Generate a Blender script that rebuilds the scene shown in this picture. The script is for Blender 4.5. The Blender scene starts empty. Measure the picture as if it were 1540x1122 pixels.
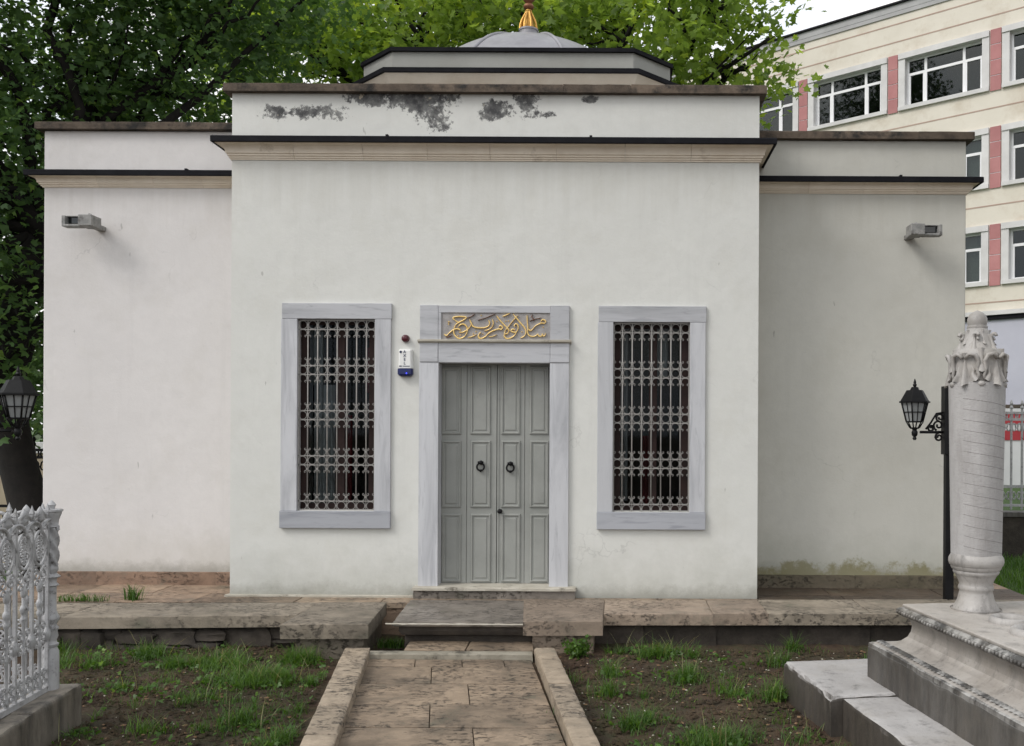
import bpy, math, random
import numpy as np
from mathutils import Vector, Matrix, noise
random.seed(7); rng = np.random.default_rng(7)
sc = bpy.context.scene
R = math.radians

# ------------------------------------------------------------------ camera, sky, sun, exposure
HC = 1.83                                   # eye height above the garden soil
cd = bpy.data.cameras.new('camera'); cam = bpy.data.objects.new('camera', cd)
sc.collection.objects.link(cam); sc.camera = cam
cam.location = (0, 0, HC); cam.rotation_euler = (R(90), -0.005, 0)
cd.sensor_width = 36; cd.lens = 36 * 1400 / 1540
cd.shift_x = -160 / 1540; cd.shift_y = 89 / 1540
cd.clip_start = 0.05; cd.clip_end = 2000

SUN_AZ, SUN_EL = R(238), R(44)              # clockwise from +Y: light from the front left
w = bpy.data.worlds.new('World'); sc.world = w; w.use_nodes = True
nt = w.node_tree; nt.nodes.clear()
sky = nt.nodes.new('ShaderNodeTexSky'); sky.sky_type = 'NISHITA'; sky.sun_disc = False
sky.sun_elevation = SUN_EL; sky.sun_rotation = SUN_AZ
sky.air_density = 1.0; sky.dust_density = 4.0; sky.ozone_density = 1.0
hs = nt.nodes.new('ShaderNodeHueSaturation'); hs.inputs['Saturation'].default_value = 0.14
bg = nt.nodes.new('ShaderNodeBackground'); bg.inputs['Strength'].default_value = 0.15
wo = nt.nodes.new('ShaderNodeOutputWorld')
# thin bright overcast: the clear sky shows faintly through a nearly even sheet of cloud
tcw = nt.nodes.new('ShaderNodeTexCoord'); cn = nt.nodes.new('ShaderNodeTexNoise'); cn.inputs['Scale'].default_value = 2.6; cn.inputs['Detail'].default_value = 7; cn.inputs['Roughness'].default_value = .6
cr = nt.nodes.new('ShaderNodeValToRGB'); cr.color_ramp.elements[0].position = .36; cr.color_ramp.elements[1].position = .56
cr.color_ramp.elements[0].color = (.62, .74, .92, 1); cr.color_ramp.elements[1].color = (1, 1, 1, 1)
cm_ = nt.nodes.new('ShaderNodeMixRGB'); cm_.blend_type = 'MULTIPLY'; cm_.inputs[0].default_value = 1; cm_.inputs[2].default_value = (9.1, 8.95, 8.75, 1)
cx_ = nt.nodes.new('ShaderNodeMixRGB'); cx_.inputs[0].default_value = .78
nt.links.new(tcw.outputs['Generated'], cn.inputs['Vector']); nt.links.new(cn.outputs['Fac'], cr.inputs[0]); nt.links.new(cr.outputs[0], cm_.inputs[1])
nt.links.new(sky.outputs[0], hs.inputs['Color']); nt.links.new(hs.outputs[0], cx_.inputs[1]); nt.links.new(cm_.outputs[0], cx_.inputs[2]); nt.links.new(cx_.outputs[0], bg.inputs[0]); nt.links.new(bg.outputs[0], wo.inputs[0])
sl = bpy.data.lights.new('sun', 'SUN'); sl.energy = 1.5; sl.angle = R(22); sl.color = (1, .965, .92)
so = bpy.data.objects.new('sun', sl); sc.collection.objects.link(so)
sd = Vector((math.sin(SUN_AZ) * math.cos(SUN_EL), math.cos(SUN_AZ) * math.cos(SUN_EL), math.sin(SUN_EL)))
so.rotation_euler = (-sd).to_track_quat('-Z', 'Y').to_euler(); so.location = (-8, -8, 14)
sc.view_settings.view_transform = 'Standard'; sc.view_settings.look = 'None'
sc.view_settings.exposure = 0.12; sc.view_settings.gamma = 1; sc.view_settings.use_curve_mapping = False

# ------------------------------------------------------------------ measured places: picture point at a known depth or height -> metres
def un(px, py):
    dx = px - 930; dy = py - 650
    return dx + dy * .005, dy - dx * .005
def W(px, py, Y):
    x, y = un(px, py); return Vector((x * Y / 1400, Y, HC - y * Y / 1400))
def G(px, py, z):
    x, y = un(px, py); Y = (HC - z) * 1400 / y; return Vector((x * Y / 1400, Y, z))

# ------------------------------------------------------------------ materials
def mk(name):
    m = bpy.data.materials.new(name); m.use_nodes = True
    t = m.node_tree; b = t.nodes['Principled BSDF']
    return m, t, b
def N(t, kind, **kw):
    n = t.nodes.new(kind)
    for k, v in kw.items():
        if k in n.inputs: n.inputs[k].default_value = v
        else: setattr(n, k, v)
    return n
def pos(t, scale=(1, 1, 1), rot=(0, 0, 0), obj=False):
    if obj: src = N(t, 'ShaderNodeTexCoord').outputs['Object']
    else: src = N(t, 'ShaderNodeNewGeometry').outputs['Position']
    mp = N(t, 'ShaderNodeMapping'); mp.inputs['Scale'].default_value = scale; mp.inputs['Rotation'].default_value = rot
    t.links.new(src, mp.inputs['Vector']); return mp.outputs[0]
def nz(t, vec, scale, detail=6, rough=.6, dist=0.0):
    n = N(t, 'ShaderNodeTexNoise'); n.inputs['Scale'].default_value = scale; n.inputs['Detail'].default_value = detail
    n.inputs['Roughness'].default_value = rough; n.inputs['Distortion'].default_value = dist
    t.links.new(vec, n.inputs['Vector']); return n.outputs['Fac']
def ramp(t, fac, stops):
    r = N(t, 'ShaderNodeValToRGB'); e = r.color_ramp.elements
    while len(e) < len(stops): e.new(.5)
    for i, (p, c) in enumerate(stops):
        e[i].position = p; e[i].color = (*c, 1) if len(c) == 3 else c
    t.links.new(fac, r.inputs[0]); return r.outputs[0]
def grey(t, fac, a, b):
    return ramp(t, fac, [(a, (0, 0, 0)), (b, (1, 1, 1))])
def mix(t, fac, a, b, mode='MIX'):
    n = N(t, 'ShaderNodeMixRGB', blend_type=mode)
    for i, v in ((0, fac), (1, a), (2, b)):
        if isinstance(v, (int, float)): n.inputs[i].default_value = v
        elif isinstance(v, tuple): n.inputs[i].default_value = (*v, 1)
        else: t.links.new(v, n.inputs[i])
    return n.outputs[0]
def math_(t, op, a, b=None, clamp=False):
    n = N(t, 'ShaderNodeMath', operation=op); n.use_clamp = clamp
    for i, v in ((0, a), (1, b)):
        if v is None: continue
        if isinstance(v, (int, float)): n.inputs[i].default_value = v
        else: t.links.new(v, n.inputs[i])
    return n.outputs[0]
def bump(t, b, h, strength, dist=.01, prev=None):
    n = N(t, 'ShaderNodeBump'); n.inputs['Strength'].default_value = strength; n.inputs['Distance'].default_value = dist
    t.links.new(h, n.inputs['Height'])
    if prev is not None: t.links.new(prev, n.inputs['Normal'])
    t.links.new(n.outputs[0], b.inputs['Normal']); return n.outputs[0]
def sepz(t):
    s = N(t, 'ShaderNodeSeparateXYZ'); t.links.new(N(t, 'ShaderNodeNewGeometry').outputs['Position'], s.inputs[0]); return s
def rnd(t): return N(t, 'ShaderNodeObjectInfo').outputs['Random']

def generic(name, c1, c2, rough=.8, scale=6, bs=.25, bscale=40, metal=0, pervar=0.0, spots=None, obj=False):
    m, t, b = mk(name); p = pos(t, obj=obj)
    col = ramp(t, nz(t, p, scale, 8, .65), [(.3, c1), (.7, c2)])
    if spots: col = mix(t, grey(t, nz(t, p, spots[1], 6, .7), spots[2], spots[3]), col, spots[0])
    if pervar:
        v = math_(t, 'MULTIPLY_ADD', rnd(t), pervar * 2); t.nodes[-1].inputs[2].default_value = 1 - pervar
        hsn = N(t, 'ShaderNodeHueSaturation'); t.links.new(col, hsn.inputs['Color']); t.links.new(v, hsn.inputs['Value']); col = hsn.outputs[0]
    t.links.new(col, b.inputs['Base Color']); b.inputs['Roughness'].default_value = rough; b.inputs['Metallic'].default_value = metal
    bump(t, b, nz(t, p, bscale, 6, .65), bs, .01); return m

M = {}
def plaster(name, base, base_z, stain=(.33, .34, .29), moss=0.0, blobs=(), eave=4.39):
    m, t, b = mk(name); p = pos(t); s = sepz(t)
    c = ramp(t, nz(t, p, .9, 5, .6), [(.3, tuple(v * .93 for v in base)), (.68, base)])
    c = mix(t, grey(t, nz(t, p, 9, 8, .7), .42, .75), c, tuple(v * .92 for v in base))
    c = mix(t, math_(t, 'MULTIPLY', grey(t, nz(t, p, 1.7, 7, .7), .5, .72), .35), c, (base[0] * .80, base[1] * .785, base[2] * .74))
    vc = N(t, 'ShaderNodeTexVoronoi', feature='DISTANCE_TO_EDGE'); vc.inputs['Scale'].default_value = .8
    wv = N(t, 'ShaderNodeVectorMath', operation='ADD'); nn_ = N(t, 'ShaderNodeTexNoise'); nn_.inputs['Scale'].default_value = 2.2; nn_.inputs['Detail'].default_value = 6; t.links.new(p, nn_.inputs['Vector']); t.links.new(p, wv.inputs[0]); t.links.new(nn_.outputs['Color'], wv.inputs[1]); t.links.new(wv.outputs[0], vc.inputs['Vector'])
    crk = math_(t, 'MULTIPLY', ramp(t, vc.outputs['Distance'], [(0, (1, 1, 1)), (.006, (0, 0, 0))]), grey(t, nz(t, p, 1.3, 3, .5), .55, .65))
    c = mix(t, math_(t, 'MULTIPLY', crk, .35), c, tuple(v * .45 for v in base))
    streak = nz(t, pos(t, (3.2, 3.2, .22)), 2.2, 6, .7)
    c = mix(t, math_(t, 'MULTIPLY', grey(t, streak, .54, .78), .26), c, tuple(v * .74 for v in base))
    # damp stain with a ragged upper edge along the foot
    h = math_(t, 'SUBTRACT', s.outputs['Z'], base_z)
    ed = math_(t, 'SUBTRACT', math_(t, 'MULTIPLY', nz(t, p, 2.6, 8, .7), .95), h)
    c = mix(t, math_(t, 'MULTIPLY', grey(t, ed, .0, .6), .55), c, stain)
    low = grey(t, math_(t, 'SUBTRACT', math_(t, 'MULTIPLY', nz(t, p, 6, 8, .8), .30), h), .02, .14)
    c = mix(t, math_(t, 'MULTIPLY', low, .5), c, (.19, .18, .145))
    if moss:
        ms = grey(t, math_(t, 'SUBTRACT', math_(t, 'MULTIPLY', nz(t, p, 4.2, 9, .75), .8), h), .26, .36)
        c = mix(t, math_(t, 'MULTIPLY', ms, moss), c, (.19, .17, .075))
        ms2 = grey(t, math_(t, 'SUBTRACT', math_(t, 'MULTIPLY', nz(t, p, 1.1, 4, .6), 1.1), h), .2, .8)
        c = mix(t, math_(t, 'MULTIPLY', ms2, .4), c, (.42, .41, .33))
    # dirt washed down from the cornice in uneven runs
    dn = math_(t, 'SUBTRACT', eave, s.outputs['Z'])
    run = math_(t, 'SUBTRACT', math_(t, 'MULTIPLY', nz(t, pos(t, (6, 6, .35)), 1.6, 7, .7), 1.5), math_(t, 'ADD', dn, .28))
    run = math_(t, 'MULTIPLY', grey(t, run, .0, .55), math_(t, 'GREATER_THAN', dn, -.01))
    c = mix(t, math_(t, 'MULTIPLY', run, .24), c, (base[0] * .66, base[1] * .63, base[2] * .57))
    # small dark drip marks and scratches
    mk_ = grey(t, nz(t, pos(t, (9, 9, 2.2)), 1.7, 3, .5), .745, .77)
    c = mix(t, math_(t, 'MULTIPLY', mk_, .45), c, (.2, .19, .17))
    if blobs:                                        # black mould blotches below the coping
        dz = math_(t, 'ADD', math_(t, 'MULTIPLY', math_(t, 'SUBTRACT', nz(t, p, 5.5, 10, .75), .5), 6.5), math_(t, 'MULTIPLY', math_(t, 'SUBTRACT', nz(t, p, 22, 7, .7), .5), 1.8))
        acc = None
        for (x, z, rx, rz) in blobs:
            a = math_(t, 'POWER', math_(t, 'ABSOLUTE', math_(t, 'DIVIDE', math_(t, 'SUBTRACT', s.outputs['X'], x), rx)), 2)
            bb = math_(t, 'POWER', math_(t, 'ABSOLUTE', math_(t, 'DIVIDE', math_(t, 'SUBTRACT', s.outputs['Z'], z), rz)), 2)
            d = math_(t, 'ADD', a, bb); acc = d if acc is None else math_(t, 'MINIMUM', acc, d)
        d = math_(t, 'ADD', acc, dz)
        mk2 = ramp(t, d, [(.30, (1, 1, 1)), (.72, (.7, .7, .7)), (1.0, (0, 0, 0))])
        n2 = math_(t, 'MULTIPLY', mk2, math_(t, 'ADD', math_(t, 'MULTIPLY', nz(t, p, 9, 7, .7), 1.0), .40), True)
        c = mix(t, n2, c, (.062, .062, .064))
        fk = math_(t, 'MULTIPLY', mk2, grey(t, nz(t, p, 7.5, 5, .6), .64, .66)); c = mix(t, fk, c, (.42, .37, .29))
    t.links.new(c, b.inputs['Base Color']); b.inputs['Roughness'].default_value = .92
    n1 = bump(t, b, nz(t, p, 2.4, 5, .55), .5, .022)
    bump(t, b, nz(t, p, 55, 8, .7), .28, .006, n1)
    return m

def marble(name, c1, c2, vein, axis='z', pervar=.05):
    m, t, b = mk(name)
    sc_ = {'z': (5, 5, .55), 'x': (.6, 5, 5)}[axis]
    p = pos(t, sc_, (0, R(12), 0)); q = pos(t)
    c = ramp(t, nz(t, p, 1.6, 8, .62, .6), [(.28, c1), (.52, c2), (.74, tuple(v * 1.06 for v in c2))])
    c = mix(t, math_(t, 'MULTIPLY', grey(t, nz(t, p, 3.6, 6, .6, 1.2), .56, .66), .45), c, vein)
    c = mix(t, math_(t, 'MULTIPLY', grey(t, nz(t, q, 26, 6, .7), .62, .76), .3), c, (.2, .2, .2))
    v = math_(t, 'MULTIPLY_ADD', rnd(t), pervar * 2); t.nodes[-1].inputs[2].default_value = 1 - pervar
    h = N(t, 'ShaderNodeHueSaturation'); t.links.new(c, h.inputs['Color']); t.links.new(v, h.inputs['Value'])
    t.links.new(h.outputs[0], b.inputs['Base Color']); b.inputs['Roughness'].default_value = .62
    bump(t, b, nz(t, q, 60, 6, .7), .15, .004); return m

def travertine(name, c1, c2, pit=(.032, .027, .022), wet=.55, pits=.85, grime=(.09, .075, .06), gr=(.5, .72)):
    m, t, b = mk(name); p = pos(t)
    pv = math_(t, 'MULTIPLY', rnd(t), 37.0)
    cmb = N(t, 'ShaderNodeCombineXYZ'); t.links.new(pv, cmb.inputs[0]); t.links.new(pv, cmb.inputs[1])
    va = N(t, 'ShaderNodeVectorMath', operation='ADD'); t.links.new(p, va.inputs[0]); t.links.new(cmb.outputs[0], va.inputs[1]); q = va.outputs[0]
    mp = N(t, 'ShaderNodeMapping'); mp.inputs['Scale'].default_value = (2.6, 4.4, 4.4); t.links.new(q, mp.inputs[0]); st = mp.outputs[0]
    c = ramp(t, nz(t, q, 2.1, 8, .65), [(.3, c1), (.7, c2)])
    c = mix(t, .5, c, ramp(t, nz(t, st, 2.2, 8, .7, .4), [(.3, tuple(v * .72 for v in c1)), (.66, tuple(min(1, v * 1.15) for v in c2))]))
    g = grey(t, nz(t, p, 1.7, 9, .72), *gr)
    c = mix(t, math_(t, 'MULTIPLY', g, .72), c, grime)
    c = mix(t, math_(t, 'MULTIPLY', grey(t, nz(t, p, 3.4, 9, .75), .57, .7), .4), c, (.15, .16, .11))
    hole = grey(t, nz(t, st, 6.5, 9, .78, .0), .535, .60)
    hole = math_(t, 'MULTIPLY', hole, grey(t, nz(t, q, 2.4, 4, .6), .42, .58))
    fine = grey(t, nz(t, st, 15, 6, .75, .0), .60, .69); c = mix(t, math_(t, 'MULTIPLY', fine, .55), c, pit)
    c = mix(t, math_(t, 'MULTIPLY', hole, pits), c, pit)
    c = mix(t, math_(t, 'MULTIPLY', grey(t, nz(t, q, 70, 4, .7), .56, .72), .35), c, tuple(v * .45 for v in c1))
    v = math_(t, 'MULTIPLY_ADD', rnd(t), .42); t.nodes[-1].inputs[2].default_value = .78
    h = N(t, 'ShaderNodeHueSaturation'); t.links.new(c, h.inputs['Color']); t.links.new(v, h.inputs['Value'])
    t.links.new(h.outputs[0], b.inputs['Base Color'])
    rg = ramp(t, nz(t, p, 1.5, 5, .6), [(.35, (wet - .12,) * 3), (.65, (wet + .25,) * 3)]); t.links.new(rg, b.inputs['Roughness'])
    n1 = bump(t, b, math_(t, 'SUBTRACT', 1.0, hole), .9, .012)
    bump(t, b, nz(t, q, 38, 8, .7), .35, .008, n1); return m

# blotches of mould on the middle parapet (metres along the wall, height, half sizes)
YF, YW = 8.81, 9.46
blob_px = [(412, 169, 18, 9), (457, 168, 17, 8), (502, 168, 21, 9), (552, 146, 30, 10), (630, 150, 44, 14), (652, 172, 20, 19), (744, 167, 24, 11), (792, 151, 15, 16), (812, 172, 18, 5), (889, 149, 9, 4), (560, 152, 14, 7)]
blobs = [(W(x, y, YF).x, W(x, y, YF).z, a * YF / 1400 * 1.3, c * YF / 1400 * 1.35) for x, y, a, c in blob_px]
M['plaster_mid'] = plaster('plaster_mid', (.68, .68, .645), .27, blobs=blobs)
M['plaster_l'] = plaster('plaster_l', (.705, .68, .665), .39, stain=(.46, .44, .38))
M['plaster_r_shade'] = plaster('plaster_r_shade', (.56, .55, .50), .39, moss=.9)  # right wing's shade is put into this darker base; moss lies over it
M['drum'] = generic('drum_render', (.31, .31, .285), (.37, .37, .345), .9, 2, .3, 50)
M['cornice'] = generic('cornice_stone', (.66, .57, .46), (.80, .72, .61), .85, 2.5, .2, 45, pervar=.07, spots=((.34, .27, .20), 3.2, .6, .8))
M['coping'] = generic('coping_stone', (.055, .04, .03), (.15, .115, .085), .9, 5, .7, 40, pervar=.25, spots=((.02, .018, .016), 4, .5, .66))
M['flash'] = generic('black_flashing', (.006, .006, .008), (.014, .014, .017), .75, 6, .3, 12)
M['flash'].node_tree.nodes['Principled BSDF'].inputs['Specular IOR Level'].default_value = .12
M['lead'] = generic('dome_lead', (.22, .215, .23), (.33, .325, .345), .5, 3, .25, 18, metal=.25)
M['gold'] = generic('gilt', (.45, .24, .05), (.62, .37, .09), .42, 30, .3, 60, metal=.6)
M['copper'] = generic('tarnished_copper', (.16, .07, .035), (.28, .12, .06), .5, 30, .2, 60, metal=.5)
M['gilt_paint'] = generic('gilt_paint', (.70, .45, .12), (.92, .70, .30), .42, 40, .1, 60, metal=.25)
M['marble'] = marble('grey_marble', (.345, .35, .37), (.50, .505, .525), (.27, .275, .295), pervar=.08)
M['marble_h'] = marble('grey_marble_level', (.32, .325, .34), (.45, .455, .475), (.23, .235, .255), 'x', pervar=.08)
M['marble_sill'] = marble('dark_marble_sill', (.27, .28, .31), (.37, .38, .41), (.19, .20, .23), 'x')
M['panel_marble'] = generic('panel_marble', (.27, .255, .25), (.38, .365, .36), .75, 14, .5, 50)
M['door'] = generic('door_paint', (.245, .252, .233), (.32, .325, .305), .5, 2.5, .14, 30, spots=((.19, .19, .175), 3.0, .60, .85))
M['iron'] = generic('black_iron', (.004, .004, .0045), (.009, .009, .010), .5, 10, .2, 40)
M['iron'].node_tree.nodes['Principled BSDF'].inputs['Specular IOR Level'].default_value = .2
M['grille'] = generic('grille_paint', (.24, .23, .215), (.35, .335, .315), .5, 20, .2, 50)
M['wood'] = generic('dark_red_wood', (.010, .004, .003), (.026, .009, .007), .85, 8, .2, 30)
M['curtain'] = generic('grey_curtain', (.26, .26, .265), (.38, .38, .385), .9, 4, .2, 30)
M['curtain_red'] = generic('red_cloth', (.14, .014, .02), (.2, .022, .032), .9, 4, .2, 30)
M['room'] = generic('dark_room', (.03, .028, .026), (.045, .042, .04), .95, 3, .1, 20)
M['trav'] = travertine('travertine', (.18, .132, .09), (.36, .275, .195), pits=.85, grime=(.05, .04, .03), gr=(.44, .66))
M['trav_cap'] = travertine('travertine_cap', (.165, .138, .104), (.295, .25, .195), wet=.6, pits=.6, grime=(.055, .048, .034), gr=(.46, .7))
M['trav_capr'] = travertine('travertine_cap_warm', (.185, .142, .105), (.32, .25, .19), wet=.6, pits=.6)
M['kerb'] = travertine('kerb_travertine', (.20, .16, .115), (.39, .315, .235), pits=.85, gr=(.48, .70))
M['step'] = travertine('worn_step', (.125, .108, .092), (.24, .212, .182), pits=.5, wet=.42, gr=(.44, .66))
M['pale_step'] = generic('pale_marble_edge', (.36, .33, .27), (.52, .49, .42), .7, 6, .3, 40, spots=((.13, .115, .09), 4, .58, .7))
M['pale_edge'] = generic('pale_edge_stone', (.22, .20, .155), (.35, .32, .26), .7, 6, .4, 40, spots=((.09, .08, .062), 5, .52, .66))
M['plinth'] = travertine('plinth_stone', (.15, .092, .06), (.25, .165, .115), pits=.25)
M['plinth_r'] = travertine('plinth_stone_mossy', (.08, .066, .043), (.14, .115, .078), pits=.3, grime=(.05, .047, .024))
M['wallstone'] = generic('rough_wall_stone', (.028, .023, .019), (.075, .062, .050), .95, 6, .8, 25, pervar=.3)
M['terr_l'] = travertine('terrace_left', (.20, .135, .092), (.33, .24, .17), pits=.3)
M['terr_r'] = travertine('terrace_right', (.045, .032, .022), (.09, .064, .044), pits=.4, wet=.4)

def tomb_mat(name, c1, c2, black=(.5, .62), amt=.85, side=0):
    m, t, b = mk(name); p = pos(t); gn = N(t, 'ShaderNodeNewGeometry')
    c = ramp(t, nz(t, p, 3, 8, .65), [(.3, c1), (.7, c2)])
    s = pos(t, (3, 3, .7))
    c = mix(t, math_(t, 'MULTIPLY', grey(t, nz(t, s, 2.2, 9, .72), *black), amt), c, (.035, .034, .033))
    c = mix(t, math_(t, 'MULTIPLY', grey(t, nz(t, p, 30, 6, .75), .56, .7), .5), c, (.09, .088, .085))
    c = mix(t, math_(t, 'MULTIPLY', grey(t, nz(t, p, 1.6, 6, .7), .5, .68), .35), c, (.30, .26, .20))
    if side:                                         # upright faces mixed towards dark brown, with a noisy edge
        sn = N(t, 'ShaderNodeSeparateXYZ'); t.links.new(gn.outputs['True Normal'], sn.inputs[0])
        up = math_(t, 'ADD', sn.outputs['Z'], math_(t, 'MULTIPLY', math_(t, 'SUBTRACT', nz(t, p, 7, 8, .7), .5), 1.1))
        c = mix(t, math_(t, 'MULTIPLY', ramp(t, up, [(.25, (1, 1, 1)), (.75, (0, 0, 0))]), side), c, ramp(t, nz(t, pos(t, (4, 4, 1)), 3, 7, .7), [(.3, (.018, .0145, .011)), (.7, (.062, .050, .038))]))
    t.links.new(c, b.inputs['Base Color'])
    t.links.new(ramp(t, nz(t, p, 2, 4, .6), [(.3, (.35,) * 3), (.7, (.75,) * 3)]), b.inputs['Roughness'])
    bump(t, b, nz(t, p, 45, 8, .7), .35, .006); return m
M['tomb'] = tomb_mat('tomb_marble', (.31, .28, .25), (.50, .47, .435), (.52, .70), .6, side=.4)
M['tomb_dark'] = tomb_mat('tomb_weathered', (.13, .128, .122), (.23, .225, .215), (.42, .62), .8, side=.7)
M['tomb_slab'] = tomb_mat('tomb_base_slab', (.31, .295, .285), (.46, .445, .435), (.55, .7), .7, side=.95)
M['tomb_edge'] = tomb_mat('tomb_moulding', (.30, .29, .275), (.46, .45, .43), (.44, .56), .9, side=.5)
M['carved'] = tomb_mat('carved_stone', (.27, .255, .24), (.42, .40, .38), (.52, .70), .6)
def text_stone():
    m, t, b = mk('inscribed_stone'); p = pos(t)
    c = ramp(t, nz(t, pos(t, (3, 3, .8)), 1.8, 8, .65), [(.3, (.30, .288, .28)), (.68, (.43, .418, .412))])
    rel = nz(t, pos(t, (16, 16, 34), (R(8), R(14), 0)), 1.7, 4, .65, 1.4)
    c = mix(t, math_(t, 'MULTIPLY', grey(t, rel, .47, .62), .22), c, (.26, .25, .245))
    c = mix(t, math_(t, 'MULTIPLY', grey(t, nz(t, pos(t, (5, 5, .8)), 2.4, 8, .7), .5, .7), .5), c, (.24, .225, .215))
    c = mix(t, math_(t, 'MULTIPLY', grey(t, nz(t, p, 24, 6, .75), .64, .78), .4), c, (.14, .135, .13))
    t.links.new(c, b.inputs['Base Color']); b.inputs['Roughness'].default_value = .75
    bump(t, b, rel, .5, .008); return m
M['text_stone'] = text_stone()
M['groove'] = generic('groove_grey', (.17, .16, .155), (.26, .25, .24), .9, 20, .2, 50)  # plain grey, darker than the carved stone, for ruled ridges and bowl floors
M['fence'] = generic('pale_fence_paint', (.29, .29, .295), (.42, .42, .425), .5, 8, .45, 40, spots=((.09, .085, .08), 20, .54, .70))
M['fkerb'] = tomb_mat('fence_kerb_stone', (.19, .165, .135), (.31, .28, .235), (.48, .64), .8, side=.45)
M['glass_dark'], _t, _b = mk('dark_glass'); _b.inputs['Base Color'].default_value = (.012, .015, .016, 1); _b.inputs['Roughness'].default_value = .04; _b.inputs['Specular IOR Level'].default_value = .6
bump(_t, _b, nz(_t, pos(_t), 1.3, 3, .5), .12, .05)
M['frost'] = generic('lamp_glass', (.22, .23, .23), (.30, .31, .31), .25, 6, .05, 20)
M['school_wall'] = generic('school_cream', (.62, .575, .49), (.70, .655, .57), .9, .5, .1, 20, spots=((.50, .43, .34), .8, .5, .8))
M['school_red'] = generic('school_red_panel', (.36, .15, .15), (.46, .215, .21), .85, 1.2, .1, 20, pervar=.08)
M['school_stone'] = generic('school_surround', (.52, .51, .50), (.66, .65, .64), .8, 1.3, .2, 12)
M['school_line'] = generic('school_groove', (.36, .26, .21), (.44, .33, .27), .9, 2, .1, 20)
M['pvc'] = generic('white_pvc', (.74, .74, .75), (.80, .80, .81), .4, 2, .05, 20)
M['school_grey'] = generic('school_grey_panel', (.40, .40, .47), (.47, .47, .54), .5, .6, .05, 10)
M['roof_grey'] = generic('roof_band', (.30, .30, .30), (.40, .40, .40), .7, 1, .1, 10)
M['white_plastic'] = generic('white_plastic', (.72, .72, .70), (.78, .78, .76), .4, 5, .03, 20)
M['blue_lens'], _t, _b = mk('blue_lens'); _b.inputs['Base Color'].default_value = (.003, .008, .085, 1); _b.inputs['Roughness'].default_value = .15
M['blue_led'], _t, _b = mk('blue_led'); _b.inputs['Base Color'].default_value = (.02, .02, .5, 1); _b.inputs['Emission Color'].default_value = (.06, .08, 1, 1); _b.inputs['Emission Strength'].default_value = 1.6
M['navy'] = generic('navy_print', (.012, .02, .06), (.02, .03, .08), .6, 9, .02, 20)
M['red_lens'] = generic('dark_red_lens', (.06, .008, .014), (.09, .012, .02), .25, 9, .03, 20)
M['metal_old'] = generic('weathered_alloy', (.16, .16, .155), (.34, .335, .32), .6, 16, .5, 40, spots=((.06, .05, .045), 14, .55, .7))
M['bark'] = generic('bark', (.005, .004, .0035), (.015, .012, .010), .95, 9, 1.0, 14)  # near black: the canopy's shade on the trunk is put into the colour
M['tan_wall'] = generic('tan_boundary', (.40, .33, .24), (.50, .42, .31), .9, 1, .2, 20)
M['white'] = generic('white_paint', (.66, .66, .66), (.76, .76, .76), .6, 2, .1, 20)
M['red'] = generic('red_print', (.38, .03, .04), (.48, .05, .06), .6, 4, .1, 20)
M['crumb'] = generic('pale_crumbs', (.30, .27, .21), (.5, .47, .40), .9, 30, .2, 50)
M['litter'] = generic('dry_leaves', (.11, .06, .03), (.24, .15, .08), .9, 30, .2, 50)
def leafmat(name, c1, c2, tr=.4, hue=.5):
    m, t, b = mk(name); p = pos(t)
    c = ramp(t, nz(t, p, .9, 4, .6), [(.3, c1), (.7, c2)])
    g = N(t, 'ShaderNodeNewGeometry')
    ri = ramp(t, g.outputs['Random Per Island'], [(0, (.62, .66, .6)), (.72, (1, 1, 1)), (.93, (1.2, 1.15, .9)), (1, (1.9, 1.6, .9))])
    c = mix(t, 1.0, c, ri, 'MULTIPLY')
    t.links.new(c, b.inputs['Base Color']); b.inputs['Roughness'].default_value = .42; b.inputs['Specular IOR Level'].default_value = .4
    tl = N(t, 'ShaderNodeBsdfTranslucent')
    c2_ = mix(t, 1.0, c, (1.6, 1.6, .85), 'MULTIPLY'); t.links.new(c2_, tl.inputs[0])
    ms = N(t, 'ShaderNodeMixShader'); ms.inputs[0].default_value = tr
    t.links.new(b.outputs[0], ms.inputs[1]); t.links.new(tl.outputs[0], ms.inputs[2])
    t.links.new(ms.outputs[0], t.nodes['Material Output'].inputs[0]); return m
M['leaf'] = leafmat('plane_leaf', (.165, .25, .06), (.31, .42, .11), .52)
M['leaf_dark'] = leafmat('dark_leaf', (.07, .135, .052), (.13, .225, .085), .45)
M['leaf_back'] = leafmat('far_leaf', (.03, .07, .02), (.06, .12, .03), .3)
M['grass'] = leafmat('grass_blade', (.05, .115, .02), (.105, .20, .036), .38)
M['grass_dry'] = leafmat('dry_grass', (.20, .19, .09), (.28, .26, .13), .3)
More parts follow.
